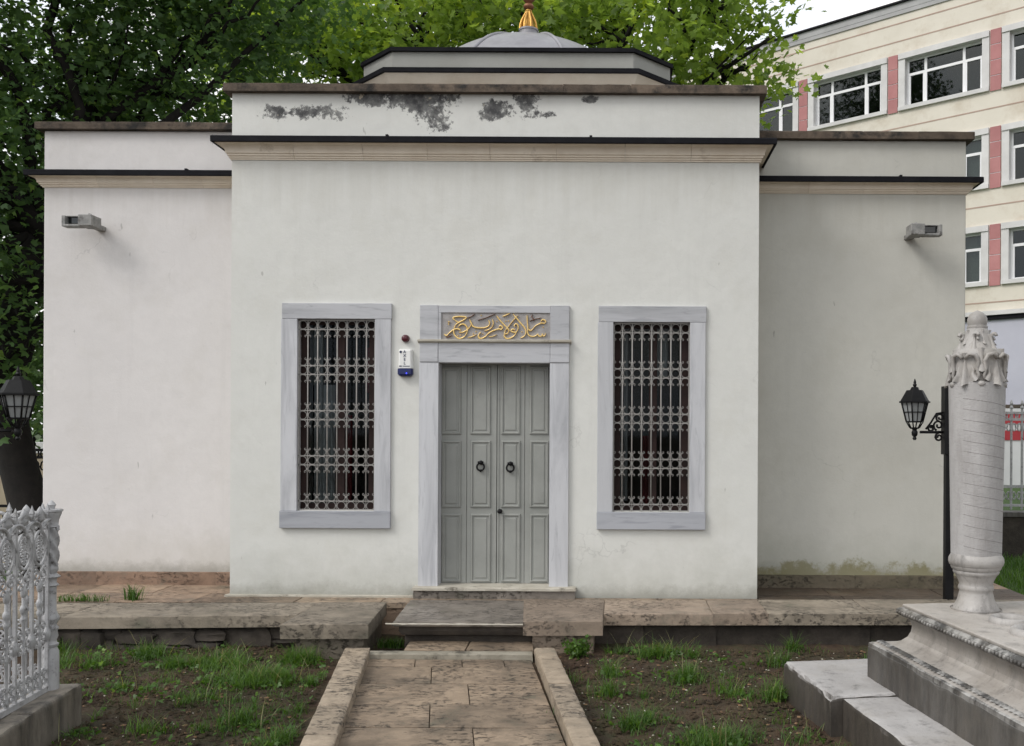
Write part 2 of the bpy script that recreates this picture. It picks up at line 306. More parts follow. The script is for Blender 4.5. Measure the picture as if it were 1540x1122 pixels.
def soil():
    m, t, b = mk('garden_soil'); p = pos(t); s = sepz(t)
    c = ramp(t, nz(t, p, 3.2, 9, .7), [(.28, (.023, .012, .0065)), (.5, (.058, .033, .018)), (.72, (.108, .067, .037))])
    c = mix(t, math_(t, 'MULTIPLY', grey(t, nz(t, p, 26, 8, .75), .52, .68), .7), c, (.024, .016, .011))
    c = mix(t, math_(t, 'MULTIPLY', grey(t, nz(t, p, 48, 5, .7), .63, .72), .6), c, (.14, .105, .07))
    gsc = math_(t, 'MULTIPLY', grey(t, nz(t, p, 1.15, 6, .65), .40, .56), grey(t, nz(t, p, 14, 8, .75), .38, .58))
    c = mix(t, math_(t, 'MULTIPLY', gsc, .6), c, (.034, .043, .013))
    far = N(t, 'ShaderNodeMapRange'); t.links.new(s.outputs['Y'], far.inputs[0]); far.inputs[1].default_value = 9.4; far.inputs[2].default_value = 10.2
    c = mix(t, far.outputs[0], c, ramp(t, nz(t, p, 4, 8, .7), [(.3, (.03, .06, .014)), (.7, (.06, .11, .024))]))
    t.links.new(c, b.inputs['Base Color']); b.inputs['Roughness'].default_value = .95
    n1 = bump(t, b, nz(t, p, 9, 8, .7), .9, .03); bump(t, b, nz(t, p, 60, 8, .75), .8, .012, n1); return m
M['soil'] = soil()

# ------------------------------------------------------------------ mesh helpers
class MB:
    def __init__(s): s.v = []; s.f = []
    def add(s, vs, fs):
        k = len(s.v); s.v += [tuple(p) for p in vs]; s.f += [tuple(i + k for i in q) for q in fs]; return s
    def box(s, x0, x1, y0, y1, z0, z1):
        return s.add([(x0, y0, z0), (x1, y0, z0), (x1, y1, z0), (x0, y1, z0), (x0, y0, z1), (x1, y0, z1), (x1, y1, z1), (x0, y1, z1)],
                     [(3, 2, 1, 0), (4, 5, 6, 7), (0, 1, 5, 4), (1, 2, 6, 5), (2, 3, 7, 6), (3, 0, 4, 7)])
    def obox(s, c, ax, ay, az):           # oriented box: centre and three half axes
        c = Vector(c); ax = Vector(ax); ay = Vector(ay); az = Vector(az)
        vs = [c + i * ax + j * ay + k * az for k in (-1, 1) for i, j in ((-1, -1), (1, -1), (1, 1), (-1, 1))]
        return s.add(vs, [(3, 2, 1, 0), (4, 5, 6, 7), (0, 1, 5, 4), (1, 2, 6, 5), (2, 3, 7, 6), (3, 0, 4, 7)])
    def prism(s, poly, z0, z1, top=None):
        n = len(poly); top = top or poly
        vs = [(x, y, z0) for x, y in poly] + [(x, y, z1) for x, y in top]
        return s.add(vs, [tuple(range(n - 1, -1, -1)), tuple(range(n, 2 * n))] + [(i, (i + 1) % n, n + (i + 1) % n, n + i) for i in range(n)])
    def tube(s, pts, r, n=8, closed=False, caps=True):
        pts = [Vector(p) for p in pts]; m = len(pts); rr = r if isinstance(r, (list, tuple)) else [r] * m
        rings = []; up = None
        for i in range(m):
            a = pts[(i - 1) % m] if (closed or i) else pts[0]; b = pts[(i + 1) % m] if (closed or i < m - 1) else pts[-1]
            d = (b - a).normalized()
            if up is None: up = Vector((0, 0, 1)) if abs(d.z) < .9 else Vector((1, 0, 0))
            u = d.cross(up).normalized(); v = u.cross(d).normalized(); up = v
            rings.append([pts[i] + rr[i] * (math.cos(2 * math.pi * k / n) * u + math.sin(2 * math.pi * k / n) * v) for k in range(n)])
        vs = [p for q in rings for p in q]; fs = []
        for i in range(m if closed else m - 1):
            j = (i + 1) % m
            fs += [(i * n + k, i * n + (k + 1) % n, j * n + (k + 1) % n, j * n + k) for k in range(n)]
        if caps and not closed: fs += [tuple(range(n - 1, -1, -1)), tuple(range((m - 1) * n, m * n))]
        return s.add(vs, fs)
    def lathe(s, prof, c=(0, 0, 0), n=24, mod=None, cap=True):
        vs = []; m = len(prof)
        for i, (r, z) in enumerate(prof):
            for k in range(n):
                a = 2 * math.pi * k / n; q = mod(a, z) if mod else 1
                vs.append((c[0] + r * q * math.cos(a), c[1] + r * q * math.sin(a), c[2] + z))
        fs = [(i * n + k, i * n + (k + 1) % n, (i + 1) * n + (k + 1) % n, (i + 1) * n + k) for i in range(m - 1) for k in range(n)]
        if cap: fs += [tuple(range(n - 1, -1, -1)), tuple(range((m - 1) * n, m * n))]
        return s.add(vs, fs)
    def sweep(s, p0, p1, m0, m1, prof, close=True):   # profile (outward, z) run from p0 to p1; m0/m1 outward (mitre) vectors
        n = len(prof)
        vs = [(p0[0] + o * m0[0], p0[1] + o * m0[1], z) for o, z in prof] + [(p1[0] + o * m1[0], p1[1] + o * m1[1], z) for o, z in prof]
        fs = [(i, n + i, n + (i + 1) % n, (i + 1) % n) for i in range(n if close else n - 1)] + [tuple(range(n)), tuple(range(2 * n - 1, n - 1, -1))]
        return s.add(vs, fs)
OW = {}
def fixn(me):
    import bmesh
    b = bmesh.new(); b.from_mesh(me); bmesh.ops.recalc_face_normals(b, faces=b.faces); b.to_mesh(me); b.free()
def obj(name, mb, mat, parent=None, smooth=False, bevel=0, seg=2, origin=None, fix=True, label=None, autosmooth=None):
    vs = np.array(mb.v, dtype=float)
    if origin is None:
        lo, hi = vs.min(0), vs.max(0); origin = Vector(((lo[0] + hi[0]) / 2, (lo[1] + hi[1]) / 2, lo[2]))
    origin = Vector(origin)
    me = bpy.data.meshes.new(name); me.from_pydata((vs - np.array(origin)).tolist(), [], mb.f)
    if fix: fixn(me)
    me.materials.append(M[mat])
    if smooth:
        me.polygons.foreach_set('use_smooth', [True] * len(me.polygons))
        if autosmooth: me.set_sharp_from_angle(angle=R(autosmooth))
    me.update()
    o = bpy.data.objects.new(name, me); sc.collection.objects.link(o)
    place(o, origin, parent)
    if bevel:
        b = o.modifiers.new('bevel', 'BEVEL'); b.width = bevel; b.segments = seg; b.limit_method = 'ANGLE'; b.angle_limit = R(40)
    if label: o['label'] = label
    return o
def place(o, origin, parent):
    OW[o.name] = Vector(origin)
    if parent is not None: o.parent = parent; o.location = Vector(origin) - OW[parent.name]
    else: o.location = origin
def share(src, name, origin, parent, rot=None, scale=None, mat=None):    # another piece using the same mesh data
    o = bpy.data.objects.new(name, src.data); sc.collection.objects.link(o); place(o, origin, parent)
    if rot: o.rotation_euler = rot
    if scale: o.scale = scale
    for md in src.modifiers:
        b = o.modifiers.new('bevel', 'BEVEL'); b.width = md.width; b.segments = md.segments; b.limit_method = 'ANGLE'; b.angle_limit = md.angle_limit
    return o
def thing(name, label, cat, loc, group=None):
    o = bpy.data.objects.new(name, None); sc.collection.objects.link(o); o.empty_display_size = .1
    place(o, loc, None); return tag(o, label, cat, group)
def tag(o, label, cat, group=None):
    o['label'] = label; o['category'] = cat
    if group: o['group'] = group
    return o
def structure(o): o['kind'] = 'structure'; return o
def stuff(o, label, cat=None):
    o['kind'] = 'stuff'; o['label'] = label
    if cat: o['category'] = cat
    return o
def stone(c, z0, z1, seg=.07, amp=.006, chip=.012, seed=0, under=0.0):
    """Slab with ragged worn edges: c = four top corners (x,y) counter-clockwise; z0..z1."""
    mb = MB(); c = [Vector((p[0], p[1])) for p in c]
    la = max((c[1] - c[0]).length, (c[2] - c[3]).length); lb = max((c[3] - c[0]).length, (c[2] - c[1]).length)
    na = max(2, min(60, int(la / seg))); nb = max(2, min(40, int(lb / seg)))
    def P(u, v): return c[0].lerp(c[1], u).lerp(c[3].lerp(c[2], u), v)
    us = [0, min(.012 / la, .2)] + [i / na for i in range(1, na)] + [1 - min(.012 / la, .2), 1]
    vs_ = [0, min(.012 / lb, .2)] + [i / nb for i in range(1, nb)] + [1 - min(.012 / lb, .2), 1]
    nu, nv = len(us), len(vs_); idx = {}
    def nzv(x, y, z, k): return noise.noise(Vector((x * 9 + seed * 3.1, y * 9 + k * 17, z * 9)))
    V = []
    for j, v in enumerate(vs_):
        for i, u in enumerate(us):
            p = P(u, v); e = (i in (0, nu - 1)) or (j in (0, nv - 1))
            z = z1 + amp * .5 * noise.noise(Vector((p.x * 5 + seed, p.y * 5, seed)))
            if e:
                k = abs(noise.noise(Vector((p.x * 7 + seed, p.y * 7, 3.3)))) + max(0, noise.noise(Vector((p.x * 23, p.y * 23, seed))))
                z -= chip * (.25 + k)
            idx[i, j] = len(V); V.append([p.x, p.y, z])
    mb.add(V, [(idx[i, j], idx[i + 1, j], idx[i + 1, j + 1], idx[i, j + 1]) for i in range(nu - 1) for j in range(nv - 1)])
    rim = [(i, 0) for i in range(nu - 1)] + [(nu - 1, j) for j in range(nv - 1)] + [(i, nv - 1) for i in range(nu - 1, 0, -1)] + [(0, j) for j in range(nv - 1, 0, -1)]
    cen = (c[0] + c[1] + c[2] + c[3]) / 4; rows = [[idx[r] for r in rim]]
    zs = [z1 - .03, (z0 + z1) / 2, z0]
    for q, z in enumerate(zs):
        row = []
        for (i, j) in rim:
            x, y, _ = V[idx[i, j]]; d = Vector((x, y)) - cen; d = d.normalized() if d.length else d
            o = amp * (.7 + nzv(x, y, z, q)) - (under if q == 2 else 0)
            row.append(len(mb.v)); mb.v.append((x + d.x * o, y + d.y * o, z))
        rows.append(row)
    L = len(rim)
    for a, b in zip(rows, rows[1:]): mb.f += [(a[k], b[k], b[(k + 1) % L], a[(k + 1) % L]) for k in range(L)]
    mb.f.append(tuple(reversed(rows[-1])))
    return mb
def rect(x0, x1, y0, y1): return [(x0, y0), (x1, y0), (x1, y1), (x0, y1)]
#PARTS
# ------------------------------------------------------------------ ground
def axis(lo, a, b, hi, step):
    xs = list(np.arange(a, b + 1e-6, step)); out = []; d = step
    x = a
    while x > lo: d *= 1.6; x -= d; out.append(x)
    out = out[::-1] + xs; d = step; x = b
    while x < hi: d *= 1.6; x += d; out.append(x)
    return out
gx = axis(-700, -6.5, 4.6, 700, .055); gy = axis(-300, 4.4, 9.2, 1200, .055)
mb = MB()
for y in gy:
    for x in gx:
        near = max(0, 1 - max(0, abs(x + 1) - 6) / 4) if y < 12 else 0
        h = (.022 * noise.noise(Vector((x * 1.7, y * 1.7, 1))) + .014 * noise.noise(Vector((x * 6, y * 6, 4))) + .009 * noise.noise(Vector((x * 17, y * 17, 2)))) * near
        px0 = -1.27 - .188 * (y - 6.2)                       # path centre line
        if abs(x - px0) < .95: h = min(h, 0) - .03 * max(0, 1 - abs(x - px0) / .95)
        mb.v.append((x, y, h - .012))
n = len(gx)
mb.f = [(j * n + i, j * n + i + 1, (j + 1) * n + i + 1, (j + 1) * n + i) for j in range(len(gy) - 1) for i in range(n - 1)]
ground = structure(obj('ground', mb, 'soil', smooth=True, fix=False, origin=(0, 0, 0)))

# ------------------------------------------------------------------ terrace round the building
ZT = .262
terr = structure(obj('terrace', MB().box(-6.4, 3.98, 8.52, 15.6, -.1, ZT - .02), 'terr_l'))
def slab_rows(parent, xs0, xs1, ys, mat, z1, th, seedbase, wmin=.55, wmax=.8, name='paving_slab', gap=.004):
    k = 0
    for r, (a, b) in enumerate(zip(ys, ys[1:])):
        x = xs0 - random.random() * .4 * (r % 2)
        while x < xs1 - .02:
            e = min(x + random.uniform(wmin, wmax), xs1)
            if xs1 - e < .15: e = xs1
            obj(name, stone(rect(max(x, xs0) + gap, e - gap, a + gap, b - gap), z1 - th, z1 + random.uniform(-.002, .002), .12, .001, .004, seedbase + k), mat, parent, True, autosmooth=40); k += 1; x = e
slab_rows(terr, -6.39, -3.68, [8.50, 8.97, 9.435], 'terr_l', ZT, .05, 10)
slab_rows(terr, -3.68, 1.33, [8.50, 8.80], 'trav', ZT, .05, 60, .7, 1.0)
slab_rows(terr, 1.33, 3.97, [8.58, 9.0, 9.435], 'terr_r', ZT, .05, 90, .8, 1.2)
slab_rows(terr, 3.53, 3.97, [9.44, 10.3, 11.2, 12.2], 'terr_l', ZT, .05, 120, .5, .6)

# ------------------------------------------------------------------ paved path, its kerbs and steps
path = structure(obj('path', MB().prism([(-2.02, 7.36), (-.60, 7.36), (.25, 3.0), (-1.12, 3.0)], -.12, .015), 'soil'))
DP = Vector((.188, -1)).normalized()
def kx(side, Y):                                        # inner kerb lines of the path
    return {'l': -1.941 + .188 * (7.127 - Y), 'r': -.657 + .193 * (7.219 - Y)}[side]
rows = [7.31, 7.08, 6.605, 6.106, 5.626, 5.18, 4.72, 4.26]
jx = [698.7, 650.5, 700, 645.5, 703, 648, 702]
for r, (a, b) in enumerate(zip(rows, rows[1:])):
    ym = (a + b) / 2; cutf = (jx[r] - 600) / 200
    u = .40 if r % 2 else .60
    if r == 0: u = .58
    cuts = [0, u, 1] if r != 0 else [0, .3, .58, .83, 1]
    for q, (u0, u1) in enumerate(zip(cuts, cuts[1:])):
        def P(u, Y): return (kx('l', Y) + (kx('r', Y) - kx('l', Y)) * u, Y)
        g = .0035
        c = [P(u0, b + g), P(u1, b + g), P(u1, a - g), P(u0, a - g)]
        c = [(p[0] + (g if i in (0, 3) else -g), p[1]) for i, p in enumerate(c)]
        obj('paving_slab', stone(c, -.03, .04 + random.uniform(-.003, .003), .08, .0015, .005, 200 + r * 5 + q), 'trav', path, True, autosmooth=40)
# upper landing with a pale front edge
c0 = G(617.8, 957.6, .085); c1 = G(602, 979, .085)
land = structure(obj('landing', MB().prism([(c1.x, 7.43), (-.66, 7.43), (-.80, 8.5), (c0.x - .05, 8.5)], -.05, .055), 'soil'))
obj('paving_slab', stone([(c1.x + .02, 7.44), (-1.22, 7.44), (-1.26, 8.48), (c0.x - .03, 8.48)], .0, .085, .09, .002, .005, 301), 'trav', land, True, autosmooth=40)
obj('paving_slab', stone([(-1.21, 7.44), (-.67, 7.44), (-.80, 8.48), (-1.25, 8.48)], .0, .083, .09, .002, .005, 302), 'trav', land, True, autosmooth=40)
obj('edge_stone', stone([(-1.975, 7.312), (-.665, 7.312), (-.68, 7.436), (-1.99, 7.436)], -.02, .078, .09, .003, .008, 303), 'pale_edge', land, True, autosmooth=40)

def kerb_run(name, o0, o1, i0, i1, label, seed):
    k = structure(bpy.data.objects.new(name, None)); sc.collection.objects.link(k); place(k, ((o0[0] + i1[0]) / 2, (o0[1] + i1[1]) / 2, 0), None); k['label'] = label
    o0, o1, i0, i1 = map(lambda p: Vector((p[0], p[1])), (o0, o1, i0, i1))
    L = (o1 - o0).length; t = 0; q = 0
    while t < 1:
        e = min(1, t + random.uniform(.55, .95) / L)
        a = t + .004 / L; b = e - .004 / L
        c = [o0.lerp(o1, b), i0.lerp(i1, b), i0.lerp(i1, a), o0.lerp(o1, a)]
        obj('kerb_stone', stone(c, -.1, .12 + random.uniform(-.004, .004), .05, .004, .014, seed + q), 'kerb', k, True, autosmooth=45); t = e; q += 1
ext = lambda p, d: (p[0] + .188 * d, p[1] - d)
kerb_run('kerb', (-2.155, 7.36), ext((-1.732, 5.068), 1.6), (-1.955, 7.36), ext((-1.56, 5.07), 1.6), 'pitted travertine kerb on the left of the path, starting at the left pier', 320)
kerb_run('kerb', ext((-.108, 5.092), 1.6), (-.50, 7.40), ext((-.246, 5.09), 1.6), (-.66, 7.40), 'pitted travertine kerb on the right of the path, starting at the right pier', 340)

# ------------------------------------------------------------------ low garden walls with cap stones and end piers
ZC = .275
def lw(name, label, lx): return thing(name, label, 'garden wall', (lx, 8.0, 0))
gl = lw('garden_wall', 'low stone garden wall with broad grey-brown caps, left of the door step', -3.5)
def lf(x): return 7.847 + (x + 2.739) * .0697
def lb_(x): return 8.453 + (x + 2.1) * .028
xs = [-6.35, -5.5, -4.62, -3.68, -2.705]
for q, (a, b) in enumerate(zip(xs, xs[1:])):
    obj('cap_stone', stone([(a + .002, lf(a)), (b - .002, lf(b)), (b - .002, lb_(b)), (a + .002, lb_(a))], ZC - .1, ZC + random.uniform(-.003, .003), .06, .004, .008, 400 + q), 'trav_cap', gl, True, autosmooth=45)
obj('cap_stone', stone([(-2.700, 7.451), (-2.003, 7.479), (-2.098, 8.453), (-2.701, 8.436)], ZC - .115, ZC + .003, .06, .004, .008, 410), 'trav_cap', gl, True, autosmooth=45)
obj('pier_base', stone([(-2.60, 7.53), (-2.06, 7.55), (-2.14, 8.44), (-2.62, 8.42)], -.1, ZC - .11, .08, .006, .01, 411), 'trav_cap', gl, True, autosmooth=45)
obj('wall_core', MB().prism([(-6.35, lf(-6.35) + .14), (-2.62, lf(-2.7) + .14), (-2.62, 8.40), (-6.35, 8.28)], -.1, ZC - .102), 'wallstone', gl)
x = -6.3; q = 0
while x < -2.72:
    e = min(x + random.uniform(.14, .55), -2.66); h = random.uniform(.05, .13); y0 = lf(x) + .09 + random.uniform(-.03, .03)
    obj('wall_stone', stone([(x + .008, y0), (e - .008, y0), (e - .008, y0 + .12), (x + .008, y0 + .12)], h - .06 + random.uniform(0, .02), ZC - .105 - random.uniform(0, .03), .04, .045, .02, 420 + q), 'wallstone', gl, True, autosmooth=60)
    obj('wall_stone', stone([(x - .05, y0 - .01), (e - .07, y0 - .01), (e - .07, y0 + .12), (x - .05, y0 + .12)], -.06, h - .055, .04, .05, .02, 450 + q), 'wallstone', gl, True, autosmooth=60)
    x = e; q += 1
gr = lw('garden_wall', 'low stone garden wall with warm brown caps, right of the door step', 1.6)
def rf(x): return 7.971 + (x + .14) * .028
def rb(x): return 8.615 + (x + .866) * .034
xs = [-.12, .82, 1.3, 2.2, 3.1, 4.0]
for q, (a, b) in enumerate(zip(xs, xs[1:])):
    obj('cap_stone', stone([(a + .002, rf(a)), (b - .002, rf(b)), (b - .002, rb(b)), (a + .002, rb(a))], ZC - .1, ZC + random.uniform(-.003, .003), .06, .004, .008, 500 + q), 'trav_capr' if q < 2 else 'trav_cap', gr, True, autosmooth=45)
obj('cap_stone', stone([(-.771, 7.62), (-.122, 7.636), (-.122, rb(-.12)), (-.866, 8.615)], ZC - .115, ZC + .004, .06, .004, .008, 510), 'trav_capr', gr, True, autosmooth=45)
obj('pier_base', stone([(-.70, 7.70), (-.20, 7.71), (-.2, 8.58), (-.78, 8.56)], -.1, ZC - .11, .08, .006, .01, 511), 'trav_capr', gr, True, autosmooth=45)
obj('wall_core', MB().prism([(-.2, rf(-.2) + .16), (4.0, rf(4.0) + .16), (4.0, 8.72), (-.2, 8.6)], -.1, ZC - .102), 'wallstone', gr)
x = -.2; q = 0
while x < 3.9:
    e = min(x + random.uniform(.35, .7), 3.98); y0 = rf(x) + .1
    obj('wall_stone', stone([(x + .008, y0), (e - .008, y0), (e - .008, y0 + .12), (x + .008, y0 + .12)], -.06, ZC - .105, .05, .01, .01, 520 + q), 'wallstone', gr, True, autosmooth=60)
    x = e; q += 1

# ------------------------------------------------------------------ door step
ds = obj('door_step', stone([(-1.845, 7.635), (-.60, 7.635), (-.62, 8.66), (-1.93, 8.66)], .222, .262, .05, .004, .008, 600, under=.02), 'step', smooth=True, autosmooth=45)
obj('step_riser', stone([(-1.80, 7.672), (-.60, 7.672), (-.62, 8.6), (-1.88, 8.6)], .148, .224, .05, .006, .004, 602, under=.03), 'wallstone', ds, True, autosmooth=45)
obj('nosing', MB().tube([(-1.88 + .02 * math.cos(q * .5) if q > 3 else -1.905, 8.5 - q * .283, .246) if q < 4 else (-1.845 + (q - 4) * .0415, 7.634 + .004 * noise.noise(Vector((q * .7, 0, 0))), .247 + .004 * noise.noise(Vector((q * .9, 3, 0)))) for q in range(3, 35)], [.007 + .004 * noise.noise(Vector((q * .8, 7, 0))) for q in range(3, 35)], 8), 'pale_step', ds, True)
tag(ds, 'worn dark marble step slab in front of the grey door', 'step')
ss = obj('step_base', stone([(-1.76, 7.75), (-.62, 7.75), (-.64, 8.5), (-1.86, 8.5)], .0, .152, .08, .01, .01, 601), 'wallstone', ds, True)

# ------------------------------------------------------------------ mausoleum
BX0, BX1, WX0, WX1 = -3.67, 1.32, -5.85, 3.522
ZB = .258
mau = thing('mausoleum', 'white plastered mausoleum with grey door, two grilled windows and a lead dome', 'mausoleum', (-1.175, 11.5, .26))
wl = [W(448, 479, YF), W(564, 768, YF)]; wr = [W(922, 484, YF), W(1037, 770, YF)]; dr = [W(659.5, 545, YF), W(826.5, 882, YF)]
holes = [(wl[0].x, wl[1].x, wl[1].z, wl[0].z), (wr[0].x, wr[1].x, wr[1].z, wr[0].z), (dr[0].x, dr[1].x, ZB + .09, dr[0].z)]
def wall_holes(x0, x1, z0, z1, y, y2, holes):
    mb = MB(); xs = sorted({x0, x1, *[h[0] for h in holes], *[h[1] for h in holes]}); zs = sorted({z0, z1, *[h[2] for h in holes], *[h[3] for h in holes]})
    for a, b in zip(xs, xs[1:]):
        for c, d in zip(zs, zs[1:]):
            if any(h[0] <= a and b <= h[1] and h[2] <= c and d <= h[3] for h in holes): continue
            mb.add([(a, y, c), (b, y, c), (b, y, d), (a, y, d)], [(0, 1, 2, 3)])
    for h in holes:
        a, b, c, d = h
        mb.add([(a, y, c), (b, y, c), (b, y, d), (a, y, d), (a, y2, c), (b, y2, c), (b, y2, d), (a, y2, d)], [(0, 4, 5, 1), (1, 5, 6, 2), (2, 6, 7, 3), (3, 7, 4, 0)])
    return mb
ZP, ZCT = 5.020, 5.100
mb = wall_holes(BX0, BX1, ZB, ZP, YF, YF + .45, holes)
mb.add([(BX0, YF, ZB), (BX0, 14.6, ZB), (BX1, 14.6, ZB), (BX1, YF, ZB), (BX0, YF, ZP), (BX0, 14.6, ZP), (BX1, 14.6, ZP), (BX1, YF, ZP)], [(0, 4, 5, 1), (1, 5, 6, 2), (2, 6, 7, 3)])
obj('porch_wall', mb, 'plaster_mid', mau, fix=False)
obj('roof', MB().box(BX0 + .05, BX1 - .05, YF + .05, 14.55, 4.6, 4.9), 'roof_grey', mau)
obj('inner_room', MB().box(BX0 + .1, BX1 - .1, YF + 1.3, YF + 1.35, ZB, 4.5), 'room', mau)
ZWL, ZWR = 4.866, 4.806
obj('wing_wall', MB().box(WX0, BX0 + .02, YW, 13.6, ZB, ZWL), 'plaster_l', mau, bevel=.012)
obj('wing_wall', MB().box(BX1 - .02, WX1, YW, 13.6, ZB, ZWR), 'plaster_r_shade', mau, bevel=.012)

def prof(z0, z1, p, fl=.05):                                # cornice: three fillets below a cove, seat for the flashing
    h = z1 - fl - z0; pts = [(-.05, z0), (.012, z0), (.012, z0 + h * .09), (.022, z0 + h * .11), (.022, z0 + h * .22), (.034, z0 + h * .24), (.034, z0 + h * .36), (.046, z0 + h * .385)]
    for k in range(7):
        a = k / 6 * math.pi / 2; pts.append((.046 + (p - .05 - .046) * (1 - math.cos(a)) , z0 + h * (.40 + .5 * math.sin(a))))
    return pts + [(p - .03, z0 + h * .93), (p - .03, z1 - fl), (-.05, z1 - fl)]
def flash_prof(z1, p, fl=.05): return [(-.02, z1 - fl - .002), (p - .028, z1 - fl - .002), (p - .006, z1 - fl - .012), (p, z1 - fl - .006), (p, z1 - .008), (p - .01, z1), (-.02, z1 + .012)]
def cornice(x0, x1, y, yb, z0, z1, p, lcorner, rcorner, parent, piece=.62, mat='cornice'):
    pf = prof(z0, z1, p); nx = Vector((0, -1, 0)); L = x1 - x0; n = max(1, round(L / piece))
    cuts = [x0 + L * i / n + (random.uniform(-.05, .05) if 0 < i < n else 0) for i in range(n + 1)]
    for i, (a, b) in enumerate(zip(cuts, cuts[1:])):
        m0 = (-1, -1) if (i == 0 and lcorner) else (0, -1); m1 = (1, -1) if (i == n - 1 and rcorner) else (0, -1)
        g0 = 0 if i == 0 else .0015; g1 = 0 if i == n - 1 else .0015
        obj('cornice_stone', MB().sweep((a + g0, y), (b - g1, y), m0, m1, pf), mat, parent, True, autosmooth=30)
    if lcorner: obj('cornice_stone', MB().sweep((x0, yb), (x0, y), (-1, 0), (-1, -1), pf), mat, parent, True, autosmooth=30)
    if rcorner: obj('cornice_stone', MB().sweep((x1, y), (x1, yb), (1, -1), (1, 0), pf), mat, parent, True, autosmooth=30)
    fp = flash_prof(z1, p); fm = MB().sweep((x0, y), (x1, y), (-1 if lcorner else 0, -1), (1 if rcorner else 0, -1), fp)
    if lcorner: fm.sweep((x0, yb), (x0, y), (-1, 0), (-1, -1), fp)
    if rcorner: fm.sweep((x1, y), (x1, yb), (1, -1), (1, 0), fp)
    for i in range(1, int(L / 1.9) + 1):                    # standing seams of the sheet
        xx = x0 + i * 1.9 - .4
        if xx < x1 - .1: fm.box(xx - .012, xx + .012, y - p - .002, y - .01, z1 - .02, z1 + .012)
    obj('lead_flashing', fm, 'flash', parent)
cornice(BX0, BX1, YF, 14.6, 4.388, 4.580, .145, True, True, mau)
cornice(WX0, BX0 - .002, YW, 13.6, 4.288, 4.440, .13, True, False, mau)
cornice(BX1 + .002, WX1, YW, 13.6, 4.262, 4.412, .13, False, True, mau)
def coping(x0, x1, y, yb, z0, z1, o, lret, rret, parent, mat='coping'):
    n = max(1, round((x1 - x0) / .62)); cuts = [x0 + (x1 - x0) * i / n for i in range(n + 1)]
    for i, (a, b) in enumerate(zip(cuts, cuts[1:])):
        d = random.uniform(-.004, .004)
        obj('coping_stone', stone(rect(a + .0015, b - .0015, y - o + d, y + .3), z0 + .001, z1 + d, .07, .004, .009, 700 + i + int(x0 * 9) % 50), mat, parent, True, autosmooth=45)
    for side, on in ((0, lret), (1, rret)):
        if not on: continue
        yy = y + .304; q = 0
        while yy < yb:
            e = min(yy + .7, yb)
            xa, xb = ((x0, x0 + .35) if side == 0 else (x1 - .35, x1))
            obj('coping_stone', stone(rect(xa, xb, yy, e - .003), z0 + .001, z1, .12, .004, .009, 760 + q), mat, parent, True, autosmooth=45); yy = e; q += 1
coping(BX0 - .062, BX1 + .062, YF, 14.65, ZP, ZCT, .062, True, True, mau)
coping(WX0 - .062, BX0 - .004, YW, 13.65, ZWL, ZWL + .076, .062, True, False, mau)
coping(BX1 + .004, WX1 + .062, YW, 13.65, ZWR, ZWR + .078, .062, False, True, mau)
# plinth courses of the wings, and the thin lip at the foot of the porch
for xs, mat, sd_ in (([WX0 - .03, -5.28, -4.66, -4.07, BX0 - .003], 'plinth', 800), ([BX1 + .003, 2.4, WX1 + .03], 'plinth_r', 820)):
    for q, (a, b) in enumerate(zip(xs, xs[1:])):
        obj('plinth_stone', stone(rect(a + .0015, b - .0015, YW - .035, YW + .1), ZB + .001, ZB + .132, .06, .003, .006, sd_ + q), mat, mau, True, autosmooth=45)
obj('base_lip', stone(rect(BX0 - .035, -1.93, YF - .04, YF + .05), ZB + .001, ZB + .022, .08, .003, .005, 830), 'pale_step', mau, True, autosmooth=45)

# drum, dome and gilt finial
DX, DY0, DH, DC = -1.19, 10.3, 1.335, .43
def octa(e): 
    a = DH + e * .4; w_ = DH + DC + e; y0 = DY0 - e; yc = DY0 + DH + DC
    d = DH + DC + e
    return [(DX - a, yc - d), (DX + a, yc - d), (DX + d, yc - a), (DX + d, yc + a), (DX + a, yc + d), (DX - a, yc + d), (DX - d, yc + a), (DX - d, yc - a)]
obj('drum', MB().prism(octa(0), 4.85, 6.03), 'drum', mau)
obj('drum_cornice', MB().prism(octa(.03), 5.56, 5.66, octa(.03)).prism(octa(.045), 5.662, 5.75, octa(.12)), 'cornice', mau)
obj('drum_flashing', MB().prism(octa(.15), 5.752, 5.80), 'flash', mau)
obj('drum_rim', MB().prism(octa(.035), 6.025, 6.068), 'flash', mau)
YC = DY0 + DH + DC; RD = 1.875; CZ = 4.97
pr_ = [(RD * math.cos(a), CZ + RD * math.sin(a)) for a in np.linspace(math.asin((6.05 - CZ) / RD), math.pi / 2 - .02, 18)]
dome = obj('dome', MB().lathe(pr_, (DX, YC, 0), 64), 'lead', mau, True)
for k in range(8):
    a0 = 2 * math.pi * (k + .5) / 8
    pts = [(DX + (RD + .004) * math.cos(e) * math.cos(a0), YC + (RD + .004) * math.cos(e) * math.sin(a0), CZ + (RD + .004) * math.sin(e)) for e in np.linspace(math.asin((6.05 - CZ) / RD), math.pi / 2 - .16, 12)]
    obj('dome_rib', MB().tube(pts, .022, 8), 'lead', dome, True)
ZF = 6.925
fin = obj('finial', MB().lathe([(.135, -.16), (.135, -.12), (.13, .04), (.118, .045), (.118, .085), (.128, .09), (.128, .11)], (DX, YC, ZF), 20), 'lead', mau, True, autosmooth=40)
g = MB()
for k in range(8):
    a = math.pi * 2 * (k + .5) / 8; ca, sa = math.cos(a), math.sin(a)
    g.tube([(DX + r * ca, YC + r * sa, ZF + z) for r, z in ((.112, .11), (.108, .16), (.092, .22), (.062, .28), (.04, .325), (.036, .34))], [.018, .017, .015, .013, .012, .012], 6)
